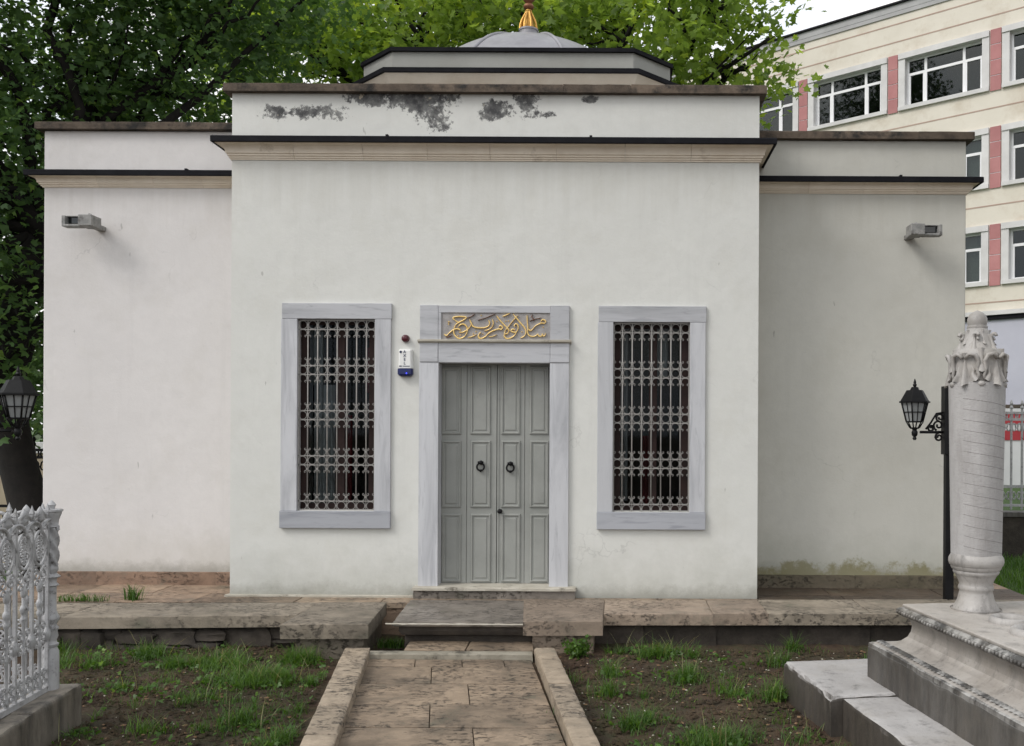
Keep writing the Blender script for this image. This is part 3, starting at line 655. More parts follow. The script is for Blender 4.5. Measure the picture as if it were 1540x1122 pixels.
g.lathe([(.10, .11), (.095, .125), (.075, .14), (.066, .2), (.05, .26), (.034, .34), (.045, .35), (.045, .36), (.03, .375)], (DX, YC, ZF), 20)
obj('finial_cage', g, 'gold', fin, True, autosmooth=50)
obj('finial_knob', MB().lathe([(.028, .37), (.06, .385), (.07, .41), (.06, .435), (.035, .45), (.05, .47), (.09, .52), (.1, .57), (.085, .62), (.04, .66), (.03, .7), (.06, .76), (.065, .8), (.04, .85), (.012, .95), (.006, 1.15)], (DX, YC, ZF), 20), 'copper', fin, True, autosmooth=50)

# ---- windows
def ring_mesh(r, t, n=16, m=6):
    return MB().tube([(r * math.cos(2 * math.pi * k / n), 0, r * math.sin(2 * math.pi * k / n)) for k in range(n)], t, m, closed=True)
def window(ox0, oz0, ox1, oz1, outer, curtains, n):
    (lx0, lx1, lz0, lz1), (sx0, sx1, sz0, sz1) = outer
    e = .004; yo, yi = YF - .028, YF + .115
    obj('window_lintel', MB().box(lx0, lx1, yo, yi, oz1 - e, lz1), 'marble_h', mau, bevel=.004)
    obj('window_jamb', MB().box(lx0 - .008, ox0 + e, yo + .002, yi, oz0 - e + .0005, oz1 - e - .0008), 'marble', mau, bevel=.004)
    obj('window_jamb', MB().box(ox1 - e, lx1 - .006, yo + .002, yi, oz0 - e + .0005, oz1 - e - .0008), 'marble', mau, bevel=.004)
    obj('window_sill', MB().box(sx0, sx1, yo - .012, yi, sz0, oz0 - e), 'marble_sill', mau, bevel=.005)
    # iron grille
    yg = YF + .015; w_ = ox1 - ox0; cw = w_ / 8; k = YF / 1400; zrow = [oz1 - (9.3 + 68 * i) * k for i in range(5)]; hb = 6.9 * k
    gm = MB()
    for s in (ox0 + .010, ox1 - .010): gm.box(s - .006, s + .006, yg - .006, yg + .006, oz0 - .01, oz1 + .01)
    gm.box(ox0 + .004, ox1 - .004, yg - .005, yg + .005, oz0 + .004, oz0 + .012).box(ox0 + .004, ox1 - .004, yg - .005, yg + .005, oz1 - .016, oz1 - .008)
    gr_ = obj('window_grille', gm, 'grille', mau)
    for z in zrow:
        for s in (-1, 1): obj('cross_bar', MB().box(ox0 - .005, ox1 + .005, yg - .006, yg + .004, z + s * hb - .004, z + s * hb + .004), 'grille', gr_)
    bar = None
    for i in range(1, 8):
        x = ox0 + cw * i
        if bar is None: bar = obj('bar', MB().tube([(x, yg, oz0 - .01), (x, yg, oz1 + .01)], .006, 8), 'grille', gr_, True)
        else: share(bar, 'bar', (x, yg, oz0 - .01), gr_)
    for i in range(8):
        x = ox0 + cw * (i + .5)
        for j, z in enumerate(zrow):
            if 'r' not in gcache:
                gcache['r'] = obj('ring', ring_mesh(hb - .005, .0031), 'grille', gr_, True, origin=(0, 0, 0)); o = gcache['r']; place(o, (x, yg - .004, z), gr_)
            else: share(gcache['r'], 'ring', (x, yg - .004, z), gr_)
            for s in (-1, 1):
                if (j == 0 and s == 1) or (j == 4 and s == -1): continue
                # pair of C scrolls hanging from (or standing on) the cross bar
                if 's' not in gcache:
                    sm = MB()
                    for sx in (-1, 1):
                        pts = []
                        for q in range(15):
                            f = q / 14; a = math.pi * .5 - f * math.pi * .72; r = .037
                            pts.append((sx * r * math.cos(a), 0, -.037 + r * math.sin(a)))
                        sm.tube(pts[:15], .0029, 5)
                        cx_, cz_ = sx * .0265, -.064
                        sm.tube([(cx_ + .011 * (1 - .03 * q) * math.cos(q * .55) * sx, 0, cz_ + .011 * (1 - .03 * q) * math.sin(q * .55)) for q in range(10)], .003, 5)
                    gcache['s'] = obj('scroll', sm, 'grille', gr_, True, origin=(0, 0, 0)); o = gcache['s']; place(o, (x, yg - .004, z - hb), gr_)
                    if s == 1: o.scale = (1, 1, -1); place(o, (x, yg - .004, z + hb), gr_)
                else: share(gcache['s'], 'scroll', (x, yg - .004, z + s * hb), gr_, scale=(1, 1, -s))
    # knots where bars cross the ring row
    km = MB()
    for i in range(1, 8):
        for z in zrow:
            for dz_ in (0, hb * 1.9, -hb * 1.9):
                if oz0 < z + dz_ < oz1: km.box(ox0 + cw * i - .0085, ox0 + cw * i + .0085, yg - .010, yg + .008, z + dz_ - .007, z + dz_ + .007)
    obj('knot', km, 'grille', gr_)['kind'] = 'stuff'
    # wooden sash, glass, cloth and dark room
    ys = YF + .10
    sash = MB()
    for a, b in ((ox0 - .01, ox0 + .075), (ox1 - .085, ox1 + .01), ((ox0 + ox1) / 2 - .02, (ox0 + ox1) / 2 + .055)): sash.box(a, b, ys - .02, ys + .03, oz0 - .01, oz1 + .01)
    sash.box(ox0, ox1, ys - .018, ys + .025, oz0 - .01, oz0 + .06).box(ox0, ox1, ys - .018, ys + .025, oz1 - .05, oz1 + .01)
    zt = zrow[1] + .02
    sa = obj('window_sash', sash, 'wood', mau, bevel=.004)
    for a, b in ((ox0 + .07, (ox0 + ox1) / 2 - .015), ((ox0 + ox1) / 2 + .05, ox1 - .08)): obj('window_pane', MB().box(a, b, ys - .003, ys + .003, oz0 + .05, oz1 - .04), 'pane', sa)
    for (u0, u1, v0, v1, mt) in curtains:
        cm = MB(); nn = 26; a = ox0 + w_ * u0; b = ox0 + w_ * u1
        vs = [(a + (b - a) * i / nn, ys + .12 + .025 * math.sin(i * 1.35) + .012 * math.sin(i * 2.9), z) for z in (oz0 + (oz1 - oz0) * v0, oz0 + (oz1 - oz0) * v1) for i in range(nn + 1)]
        cm.add(vs, [(i, i + 1, nn + 2 + i, nn + 1 + i) for i in range(nn)])
        obj('curtain', cm, mt, mau, True, fix=False)
gcache = {}
m_, t_, b_ = mk('clear_pane'); M['pane'] = m_
fr = N(t_, 'ShaderNodeFresnel'); fr.inputs[0].default_value = 1.22; tr_ = N(t_, 'ShaderNodeBsdfTransparent'); gl_ = N(t_, 'ShaderNodeBsdfGlossy'); gl_.inputs['Roughness'].default_value = .03
tr_.inputs[0].default_value = (.75, .78, .78, 1)
ms_ = N(t_, 'ShaderNodeMixShader'); t_.links.new(fr.outputs[0], ms_.inputs[0]); t_.links.new(tr_.outputs[0], ms_.inputs[1]); t_.links.new(gl_.outputs[0], ms_.inputs[2]); t_.links.new(ms_.outputs[0], t_.nodes['Material Output'].inputs[0])
M['school_pane'] = m_.copy()
for nd in M['school_pane'].node_tree.nodes:
    if nd.type == 'FRESNEL': nd.inputs[0].default_value = 1.5
    if nd.type == 'BSDF_TRANSPARENT': nd.inputs[0].default_value = (.55, .6, .58, 1)
def pxrect(x0, y0, x1, y1): a = W(x0, y0, YF); b = W(x1, y1, YF); return (a.x, b.x, b.z, a.z)
window(holes[0][0], holes[0][2], holes[0][1], holes[0][3], (pxrect(425.5, 456, 590, 479), pxrect(422, 768.5, 588, 794.5)), [(.12, .40, .04, .66, 'curtain'), (.10, .24, .66, .98, 'curtain'), (.80, 1.0, .62, .86, 'curtain_red'), (.5, .62, .02, .5, 'curtain_red')], 0)
window(holes[1][0], holes[1][2], holes[1][1], holes[1][3], (pxrect(900.5, 460.5, 1062, 484), pxrect(897.5, 771, 1060.5, 796.5)), [(.06, .2, .05, .98, 'curtain'), (.56, .72, .72, .98, 'curtain'), (.38, .5, .0, .4, 'curtain_red')], 1)

# ---- door surround
yo = YF - .03
dx0, dx1, dz0, dz1 = holes[2]
k = YF / 1400
JX0, JX1 = W(632, 700, YF).x, W(855.5, 700, YF).x
zl0, zl1 = dz1, W(742, 516.5, YF).z; zc1 = W(742, 511.5, YF).z; zt = W(742, 460, YF).z
yb_ = YF + .2
zj0 = ZB + .108
obj('door_jamb', stone(rect(JX0 - .008, dx0 + .004, yo, yb_), zj0, dz1 - .001, .09, .002, .003, 900), 'marble', mau, True, autosmooth=40)
obj('door_jamb', stone(rect(dx1 - .004, JX1 - .004, yo, yb_), zj0, dz1 - .001, .09, .002, .003, 901), 'marble', mau, True, autosmooth=40)
obj('door_lintel', MB().box(dx0 + .003, dx1 - .003, yo - .004, yb_, zl0 - .004, zl1), 'marble_h', mau, bevel=.005)
for a, b in ((JX0 - .004, dx0 + .0015), (dx1 - .0015, JX1)):
    obj('corner_block', MB().box(a, b, yo - .008, yb_, zl0 + .0005, zl1), 'marble_h', mau, bevel=.005)
    obj('upper_block', MB().box(a, b, yo - .002, yb_, zc1, zt + .002), 'marble_h', mau, bevel=.005)
obj('door_cornice', MB().sweep((JX0 - .02, YF), (JX1 + .02, YF), (0, -1), (0, -1), [(-.1, zl1 + .0005), (.04, zl1 + .0005), (.046, zl1 + .008), (.062, zl1 + .012), (.064, zc1 - .004), (.056, zc1), (-.1, zc1)]), 'pale_step', mau)
ip = obj('inscription_panel', MB().box(dx0 + .0015, dx1 - .0015, yo + .012, yb_, zc1, zt - .001), 'panel_marble', mau)
ins = MB()                                                                   # raised border of the panel
ipx0, ipx1, ipz0, ipz1 = W(664.5, 500, YF).x, W(829, 500, YF).x - .02, zc1, W(742, 471, YF).z
obj('panel_border', MB().box(dx0 + .002, dx1 - .002, yo + .001, yo + .02, ipz1, zt - .002), 'marble_h', ip, bevel=.003)
obj('panel_border', MB().box(dx0 + .002, ipx0, yo + .001, yo + .02, ipz0 + .001, ipz1 - .0005), 'marble_h', ip, bevel=.003)
obj('panel_border', MB().box(ipx1 + .012, dx1 - .002, yo + .001, yo + .02, ipz0 + .001, ipz1 - .0005), 'marble_h', ip, bevel=.003)
# carved and gilded line of script, stroke by stroke (traced outline points, pen width)
ST = [
 ([(1325, 200), (1335, 182), (1358, 172), (1385, 192), (1372, 218), (1335, 214), (1290, 232), (1255, 255), (1225, 290), (1205, 306), (1190, 300), (1180, 285)], 17),
 ([(1160, 118), (1163, 200), (1170, 280), (1167, 330), (1185, 365), (1230, 378), (1268, 367), (1288, 350), (1302, 370), (1333, 374), (1345, 348), (1356, 371), (1377, 364), (1384, 335)], 17),
 ([(990, 105), (1040, 165), (1090, 225), (1125, 265), (1145, 310), (1140, 350), (1115, 380), (1080, 396)], 18),
 ([(790, 125), (830, 180), (880, 235), (925, 282), (940, 312), (920, 340), (890, 345), (895, 308), (930, 260), (985, 190), (1050, 120)], 17),
 ([(1012, 262), (1005, 240), (1028, 224), (1050, 248), (1046, 300), (1020, 325), (985, 322), (964, 305), (985, 288), (1012, 300)], 18),
 ([(1046, 290), (1010, 360), (960, 395), (915, 402), (885, 380), (884, 352)], 19),
 ([(860, 135), (900, 120), (950, 97)], 16),
 ([(815, 268), (835, 246), (862, 270), (845, 291), (812, 286), (740, 310), (690, 340), (650, 380), (600, 402), (570, 385), (575, 350), (600, 325)], 20),
 ([(738, 168), (750, 215), (735, 260), (700, 290), (640, 312)], 16),
 ([(460, 168), (480, 215), (505, 255), (560, 271), (640, 271), (690, 250), (705, 215), (693, 178)], 18),
 ([(482, 222), (465, 260), (425, 300), (375, 325), (330, 326)], 18),
 ([(285, 182), (260, 148), (340, 134), (420, 145), (385, 180), (330, 207), (290, 240), (270, 300), (275, 350), (310, 390), (350, 401), (400, 375), (430, 322), (430, 270), (405, 236), (370, 226), (335, 245), (320, 268)], 19),
 ([(285, 180), (305, 195), (335, 203)], 15),
 ([(352, 305), (330, 288), (300, 285), (262, 297), (220, 330), (182, 366), (152, 348)], 20),
 ([(195, 196), (217, 200), (202, 220), (213, 236)], 11),
 ([(440, 390), (490, 378), (545, 352)], 13), ([(690, 385), (740, 376), (792, 355)], 11), ([(175, 388), (210, 380), (250, 362)], 10),
 ([(560, 178), (650, 152), (770, 105)], 7), ([(430, 152), (480, 135), (525, 103)], 8), ([(1228, 108), (1215, 135), (1236, 160), (1240, 184)], 10), ([(1190, 190), (1240, 170), (1330, 150)], 6)]
DOTS = [(900, 190), (932, 187), (620, 345), (537, 318), (322, 366), (352, 362), (505, 345), (790, 195), (1095, 320), (1355, 262), (600, 120)]
def smoothline(p, n=7):
    P = [Vector(q) for q in p]; P = [2 * P[0] - P[1]] + P + [2 * P[-1] - P[-2]]; out = []
    for i in range(1, len(P) - 2):
        a, b, c, d = P[i - 1:i + 3]
        for j in range(n):
            t = j / n; out.append(.5 * (2 * b + (c - a) * t + (2 * a - 5 * b + 4 * c - d) * t * t + (3 * b - a - 3 * c + d) * t ** 3))
    return out + [P[-2]]
def stroke(mb, pts, wid):
    q = smoothline(pts); n = len(q); L = []; Rr = []
    for i in range(n):
        d = (q[min(i + 1, n - 1)] - q[max(i - 1, 0)]).normalized(); pen = abs(d.x * math.sin(R(55)) + d.y * math.cos(R(55)) * 1.0)
        h = wid * (.42 + .58 * pen) * .5 * min(1, .45 + min(i, n - 1 - i) * .16); nn = Vector((-d.y, d.x)) * h
        L.append(q[i] + nn); Rr.append(q[i] - nn)
    def P3(p, y): a = W(650 + p.x / 8.105, 460 + p.y / 8.105, YF); return (a.x, y, a.z)
    y0 = yo + .013; y1 = yo - .004; b = len(mb.v)
    for i in range(n):
        m = (L[i] + Rr[i]) / 2
        mb.v += [P3(L[i], y0), P3(L[i].lerp(m, .18), y1 + .002), P3(m, y1), P3(Rr[i].lerp(m, .18), y1 + .002), P3(Rr[i], y0)]
    for i in range(n - 1):
        for s in range(4): mb.f.append((b + i * 5 + s, b + i * 5 + s + 1, b + (i + 1) * 5 + s + 1, b + (i + 1) * 5 + s))
    mb.f += [tuple(b + s for s in range(5)), tuple(b + (n - 1) * 5 + s for s in range(4, -1, -1))]
for p, wd in ST:
    s_ = MB(); stroke(s_, p, wd); obj('letter_stroke', s_, 'gilt_paint' if wd > 10 else 'copper', ip)
for x, y in DOTS:
    a = W(650 + x / 8.105, 460 + y / 8.105, YF); h = .0085
    obj('letter_dot', MB().add([(a.x - h, yo + .013, a.z), (a.x, yo + .013, a.z - h), (a.x + h, yo + .013, a.z), (a.x, yo + .013, a.z + h), (a.x, yo - .004, a.z)], [(0, 1, 4), (1, 2, 4), (2, 3, 4), (3, 0, 4)]), 'gilt_paint', ip)
# threshold
obj('threshold', stone(rect(W(619.5, 890, YF - .1).x, W(865.5, 890, YF - .1).x, YF - .115, YF + .3), ZB + .085, ZB + .112, .045, .005, .012, 910), 'pale_step', mau, True, autosmooth=45)
obj('threshold_riser', stone(rect(W(622, 890, YF - .09).x, W(864, 890, YF - .09).x, YF - .09, YF + .3), ZB - .02, ZB + .086, .06, .006, .006, 911), 'step', mau, True, autosmooth=45)
# door leaves with mouldings
yd = YF + .15; xm = W(747, 700, yd).x; fold = [W(702, 700, yd).x, W(789, 700, yd).x]; zd0 = ZB + .113
def panel(x0, x1, z0, z1, y):
    rings = [(0, 0), (.006, -.014), (.016, -.016), (.024, -.003), (.036, -.003), (.046, -.010)]; mb = MB()
    for i, d in rings: mb.v += [(x0 + i, y + d, z0 + i), (x1 - i, y + d, z0 + i), (x1 - i, y + d, z1 - i), (x0 + i, y + d, z1 - i)]
    for r in range(len(rings) - 1): mb.f += [(r * 4 + q, r * 4 + (q + 1) % 4, r * 4 + 4 + (q + 1) % 4, r * 4 + 4 + q) for q in range(4)]
    b = (len(rings) - 1) * 4; mb.f.append((b, b + 1, b + 2, b + 3)); return mb
cols = [(664.5, 693.5), (708, 738), (754, 782.5), (797, 825)]; prow = [(551, 653.5), (662.5, 763.5), (772.5, 875.5)]
for li, (a, b) in enumerate(((dx0 - .02, xm - .003), (xm + .003, dx1 + .02))):
    lm = MB(); f_ = fold[li]
    lm.box(a, f_ - .0025, yd, yd + .05, zd0, dz1 + .02).box(f_ + .0025, b, yd, yd + .05, zd0, dz1 + .02).box(f_ - .01, f_ + .01, yd + .012, yd + .045, zd0, dz1 + .02)
    lf_ = obj('door_leaf', lm, 'door', mau, bevel=.002)
    obj('astragal', MB().box((b - .012) if li == 0 else (a + .004), (b + .002) if li == 0 else (a + .02), yd - .006, yd + .01, zd0 + .01, dz1), 'door', lf_, bevel=.002)
    for c in cols[li * 2:li * 2 + 2]:
        for r in prow: q0 = W(c[0], r[0], yd); q1 = W(c[1], r[1], yd); obj('door_panel', panel(q0.x, q1.x, q1.z, q0.z, yd - .0005), 'door', lf_)
    kn = W(723.5 if li == 0 else 768, 702 if li == 0 else 703.5, yd); y_ = yd - .035
    kk = obj('knocker', MB().tube([(kn.x + .035 * math.cos(t), y_ + .0, kn.z + .035 * math.sin(t) * 1.02) for t in np.linspace(0, 2 * math.pi, 25)[:-1]], .0085, 8, closed=True), 'iron', lf_, True)
    obj('knocker_boss', MB().tube([(kn.x, yd - .012, kn.z + .04), (kn.x, yd - .05, kn.z + .04)], [.022, .014], 10).obox((kn.x, y_, kn.z + .044), (.026, 0, 0), (0, .012, 0), (0, 0, .010)).tube([(kn.x, y_, kn.z - .024), (kn.x, y_, kn.z - .048)], [.014, .007], 8), 'iron', kk, True)
kz = W(752.5, 768.5, yd); obj('door_knob', MB().lathe([(.018, 0), (.02, .008), (.012, .012), (.012, .03), (.022, .036), (.024, .046), (.014, .054)], (0, 0, 0), 14), 'iron', mau, True)
o = [x for x in bpy.data.objects if x.name.startswith('door_knob')][0]; o.rotation_euler = (R(90), 0, 0); place(o, (kz.x, yd - .001, kz.z), mau)
#P3
# ------------------------------------------------------------------ things on the walls
def text_mb(s, size, x, y, z):
    cu = bpy.data.curves.new('t', 'FONT'); cu.body = s; cu.size = size; cu.align_x = 'CENTER'; cu.align_y = 'CENTER'; cu.extrude = .0006; cu.offset = size * .022
    o = bpy.data.objects.new('t', cu); sc.collection.objects.link(o); bpy.context.view_layer.update()
    me = o.to_mesh(); mb = MB(); mb.add([(x + v.co.x, y - v.co.z, z + v.co.y) for v in me.vertices], [tuple(p.vertices) for p in me.polygons])
    o.to_mesh_clear(); bpy.data.objects.remove(o); return mb
a = W(600, 526, YF); b = W(622, 554, YF); ac = (a.x + b.x) / 2
al = thing('alarm_siren', 'white alarm siren box with navy lettering and a blue lens, by the door', 'alarm', (ac, YF - .03, b.z))
hw = (b.x - a.x) / 2
body = MB(); pr2 = [(-hw, 0), (hw, 0), (hw - .006, -.045), (hw - .02, -.055), (-hw + .02, -.055), (-hw + .006, -.045)]
zt_ = a.z; zb_ = b.z - .004
body.v = [(ac + x, YF + y, zb_) for x, y in pr2] + [(ac + x * .94, YF + y * (.96 if y else 1), zt_ - .01) for x, y in pr2] + [(ac + x * .86, YF + y * .8, zt_) for x, y in pr2]
body.f = [tuple(range(5, -1, -1)), tuple(range(12, 18))] + [(r * 6 + q, r * 6 + (q + 1) % 6, r * 6 + 6 + (q + 1) % 6, r * 6 + 6 + q) for r in (0, 1) for q in range(6)]
obj('siren_body', body, 'white_plastic', al, bevel=.004)
ln = MB(); lz = W(611, 566, YF).z
pr3 = [(-hw, 0), (hw, 0), (hw + .002, -.04), (hw - .014, -.062), (-hw + .014, -.062), (-hw - .002, -.04)]
ln.v = [(ac + x * .8, YF + y * .8, lz) for x, y in pr3] + [(ac + x, YF + y, lz + .018) for x, y in pr3] + [(ac + x * 1.0, YF + y, zb_ - .001) for x, y in pr3]
ln.f = body.f
obj('siren_lens', ln, 'blue_lens', al, bevel=.004)
obj('siren_led', MB().lathe([(.002, -.008), (.007, -.004), (.008, 0), (.006, .005), (.001, .008)], (W(613.5, 562, YF).x, YF - .060, W(613, 562, YF).z), 10), 'blue_led', al, True)
for i, ch in enumerate('AXEL'): obj('lettering', text_mb(ch, .036, W(610.5, 530 + i * 5.7, YF).x, YF - .0552, W(610.5, 530 + i * 5.7, YF).z), 'navy', al, fix=False)
obj('emblem', MB().tube([(W(604.7, 530, YF).x, YF - .054, W(604.7, 530, YF).z), (W(604.7, 530, YF).x, YF - .0562, W(604.7, 530, YF).z)], .012, 14), 'navy', al)
obj('small_print', MB().box(W(602.3, 551.3, YF).x, W(606.3, 551.3, YF).x, YF - .0562, YF - .054, W(610, 552.2, YF).z, W(610, 550.4, YF).z).box(W(607.5, 551.3, YF).x, W(618.5, 551.3, YF).x, YF - .0562, YF - .054, W(610, 551.9, YF).z, W(610, 550.7, YF).z), 'navy', al)
rc = W(610.5, 509.5, YF)
rl = MB().lathe([(.036, 0), (.037, .012), (.034, .016), (.034, .04), (.028, .052), (.012, .058)], (0, 0, 0), 20)
rl.v = [(rc.x + x, YF + .002 - z, rc.z + y) for x, y, z in rl.v]
tag(obj('strobe_light', rl, 'red_lens', smooth=True, autosmooth=45), 'small round dark red alarm strobe above the siren box', 'alarm light')

def floodlight(cx, cz, s, label):
    t = thing('floodlight', label, 'floodlight', (cx, YW, cz), 'floodlights on the wing walls')
    y = YW
    def X(v): return cx + s * v
    def bx(n, x0, x1, y0, y1, z0, z1, mt='metal_old', bv=.006): return obj(n, MB().box(min(X(x0), X(x1)), max(X(x0), X(x1)), y + y0, y + y1, cz + z0, cz + z1), mt, t, bevel=bv)
    # local x: 0 at the gear box end, growing outward
    bx('gear_box', .0, .135, -.30, -.12, -.055, .055); bx('mounting_arm', .02, .10, -.13, .01, -.05, -.005)
    bx('end_plate', .285, .32, -.26, -.16, -.055, .055); bx('back_plate', .13, .29, -.185, -.165, -.045, .052)
    bx('dark_lens', .137, .284, -.20, -.186, -.012, .045, 'glass_dark', 0); bx('lower_lip', .13, .30, -.27, -.17, -.058, -.034); bx('top_hood', .13, .29, -.225, -.16, .047, .058)
    obj('hinge_bolt', MB().tube([(X(.05), y - .2, cz + .05), (X(.085), y - .2, cz + .072)], .02, 8), 'metal_old', t, True)
fl = W(121, 334, YW - .2); floodlight(W(146, 334, YW - .2).x, fl.z, -1, 'weathered grey floodlight with dark lens on the left wing wall')
fr_ = W(1388, 347.5, YW - .2); floodlight(W(1366, 347, YW - .2).x, fr_.z, 1, 'weathered grey floodlight with dark lens on the right wing wall')

# ------------------------------------------------------------------ lamp posts
def lamp(base, pole_top, sgn, reach, zl, scale, label, hexrot=0.0):
    x, y, z0 = base
    t = thing('lamp_post', label, 'street lamp', base, 'black lantern lamp posts')
    s = scale
    pole = MB().obox((x, y, (z0 + zl + .1) / 2), (.042 * s, 0, 0), (0, .042 * s, 0), (0, 0, (zl + .1 - z0) / 2))
    p = obj('pole', pole, 'iron', t, bevel=.006)
    obj('pole_sleeve', MB().obox((x, y, zl - .02 + (pole_top - .1 - zl) / 2), (.062 * s, 0, 0), (0, .062 * s, 0), (0, 0, (pole_top - .1 - zl) / 2 + .19)), 'iron', p, bevel=.005)
    obj('pole_cap', MB().lathe([(.045 * s, -.02), (.045 * s, .05), (.036 * s, .056), (.052 * s, .075), (.052 * s, .09), (.02 * s, .105)], (x, y, pole_top - .105), 16), 'iron', p, True, autosmooth=40)
    lx = x + sgn * reach
    arm = MB().tube([(x + sgn * .04, y, zl), (lx - sgn * .05, y, zl)], .014 * s, 8)
    def spiral(cx, cz, r0, r1, a0, turns, flip):
        return [(cx + (r0 + (r1 - r0) * q / 17) * math.cos(a0 + flip * turns * 2 * math.pi * q / 17), y, cz + (r0 + (r1 - r0) * q / 17) * math.sin(a0 + flip * turns * 2 * math.pi * q / 17)) for q in range(18)]
    a_ = obj('arm', arm, 'iron', t, True)
    for (ox, oz, r0, a0, fl_) in ((.10, .07, .055, -1.2, 1), (.085, .15, .045, -1.6, 1), (.17, .035, .035, 2.6, -1), (.095, -.05, .042, 1.4, -1)):
        obj('scroll', MB().tube(spiral(x + sgn * ox, zl + oz * s, r0 * s, .012 * s, a0 if sgn > 0 else math.pi - a0, 1.3, fl_ * sgn), .011 * s, 6), 'iron', a_, True)
    obj('scroll', MB().tube([(x + sgn * .05, y, zl + .2 * s), (x + sgn * .12, y, zl + .19 * s), (x + sgn * .17, y, zl + .1 * s), (x + sgn * .22, y, zl + .03 * s)], .010 * s, 6), 'iron', a_, True)
    def hexa(r, rot=hexrot): return [(lx + r * math.cos(math.pi * 2 * k / 6 + rot), y + r * math.sin(math.pi * 2 * k / 6 + rot)) for k in range(6)]
    la = obj('lantern_base', MB().lathe([(.012, -.075), (.02, -.06), (.012, -.045), (.026, -.03), (.03, 0), (.02, .02), (.03, .035)], (lx, y, zl), 14).prism(hexa(.045 * s), zl + .03, zl + .045, hexa(.05 * s)), 'iron', t, True, autosmooth=40)
    z1, z2, z3 = zl + .105 * s, zl + .30 * s, zl + .425 * s
    fm = MB()
    for k in range(6):
        c = math.cos(math.pi * 2 * k / 6 + hexrot); d = math.sin(math.pi * 2 * k / 6 + hexrot); c2 = math.cos(math.pi * 2 * (k + 1) / 6 + hexrot); d2 = math.sin(math.pi * 2 * (k + 1) / 6 + hexrot)
        P = lambda r, z, f=0: (lx + r * (c + (c2 - c) * f), y + r * (d + (d2 - d) * f), z)
        fm.tube([P(.047 * s, zl + .04), P(.085 * s, z1)], .007 * s, 5); fm.tube([P(.085 * s, z1), P(.135 * s, z2)], .008 * s, 5)
        fm.tube([P(.085 * s, z1), P(.085 * s, z1, 1)], .008 * s, 5); fm.tube([P(.112 * s, (z1 + z2) / 2), P(.112 * s, (z1 + z2) / 2, 1)], .0045 * s, 5)
        fm.tube([P(.085 * s, z1, .5), P(.135 * s, z2, .5)], .0045 * s, 5)
    obj('lantern_frame', fm, 'iron', la, True)
    obj('lantern_glass', MB().prism(hexa(.080 * s), z1 + .002, z2 - .002, hexa(.128 * s)), 'frost', la)
    obj('lantern_roof', MB().prism(hexa(.160 * s), z2 - .004, z2 + .012).prism(hexa(.148 * s), z2 + .0125, z3, hexa(.085 * s)).prism(hexa(.05 * s), z3 + .001, z3 + .03, hexa(.035 * s)).lathe([(.012, .03), (.02, .05), (.012, .065), (.014, .075), (.006, .1), (.002, .11)], (lx, y, z3), 10), 'iron', la, bevel=.003)
pb = W(1426, 900, 8.79)
zl = W(1400, 650, 8.79).z
lamp((pb.x, 8.79, ZT), W(1426, 592, 8.79).z, -1, pb.x - W(1375.5, 650, 8.79).x, zl, .93, 'black iron lamp post with lantern beside the carved tombstone')
YL = 7.4; lb2 = W(27, 648, YL)
lamp((lb2.x - .34, YL, -.01), W(0, 590, YL).z, 1, .34, lb2.z, .95, 'black iron lantern hanging in front of the dark tree by the left wing', .3)

# ------------------------------------------------------------------ carved tomb and turbaned headstone
TD = Vector((.15, -1, 0)).normalized(); TN = Vector((1, .15, 0)).normalized()        # along the tomb towards the viewer; across it to the right
def TP(o, a, c): return (o.x + TD.x * a + TN.x * c, o.y + TD.y * a + TN.y * c)
tomb = thing('tomb', 'tiered marble tomb with hollow moulded sides and dark weather stains', 'tomb', (2.4, 5.0, 0))
S0 = G(1180, 995, .235)
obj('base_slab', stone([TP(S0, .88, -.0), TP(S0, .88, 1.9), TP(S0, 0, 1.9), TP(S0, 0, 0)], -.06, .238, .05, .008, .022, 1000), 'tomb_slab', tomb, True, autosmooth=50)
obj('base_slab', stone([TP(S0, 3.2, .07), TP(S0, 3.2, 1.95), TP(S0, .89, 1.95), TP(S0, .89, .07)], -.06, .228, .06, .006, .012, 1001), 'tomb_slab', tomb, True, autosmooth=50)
P0 = G(1305, 1018, .236)
LP, WP = 2.6, 1.35
def trect(a0, c0, a1, c1): return [TP(P0, a1, c0), TP(P0, a1, c1), TP(P0, a0, c1), TP(P0, a0, c0)]
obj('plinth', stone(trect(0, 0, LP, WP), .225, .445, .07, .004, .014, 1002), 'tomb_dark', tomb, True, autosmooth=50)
obj('plinth_edge', stone(trect(.004, .004, LP, WP), .444, .468, .05, .004, .01, 1003), 'tomb_edge', tomb, True, autosmooth=50)
# hollow (scotia) side between plinth and table
hol = MB(); secs = [(.012, .466), (.05, .476), (.085, .483), (.12, .489), (.155, .505), (.185, .535), (.20, .57), (.205, .605), (.198, .635), (.18, .66)]
for o, z in secs: hol.v += [(*p, z) for p in trect(o, o, LP - o, WP - o)]
for r in range(len(secs) - 1): hol.f += [(r * 4 + q, r * 4 + (q + 1) % 4, r * 4 + 4 + (q + 1) % 4, r * 4 + 4 + q) for q in range(4)]
obj('hollow_side', hol, 'tomb', tomb, True, autosmooth=50)
def ring4(prof_, base):                              # closed moulding from (inset, z) rings
    m = MB()
    for o, z in prof_: m.v += [(*p, z) for p in trect(base + o, base + o, LP - base - o, WP - base - o)]
    for r in range(len(prof_) - 1): m.f += [(r * 4 + q, r * 4 + (q + 1) % 4, r * 4 + 4 + (q + 1) % 4, r * 4 + 4 + q) for q in range(4)]
    m.f += [(3, 2, 1, 0), tuple((len(prof_) - 1) * 4 + q for q in range(4))]; return m
obj('torus_moulding', ring4([(.04, .659), (.022, .666), (.006, .676), (0, .69), (.003, .705), (.016, .716), (.03, .72)], .13), 'tomb_edge', tomb, True, autosmooth=70)
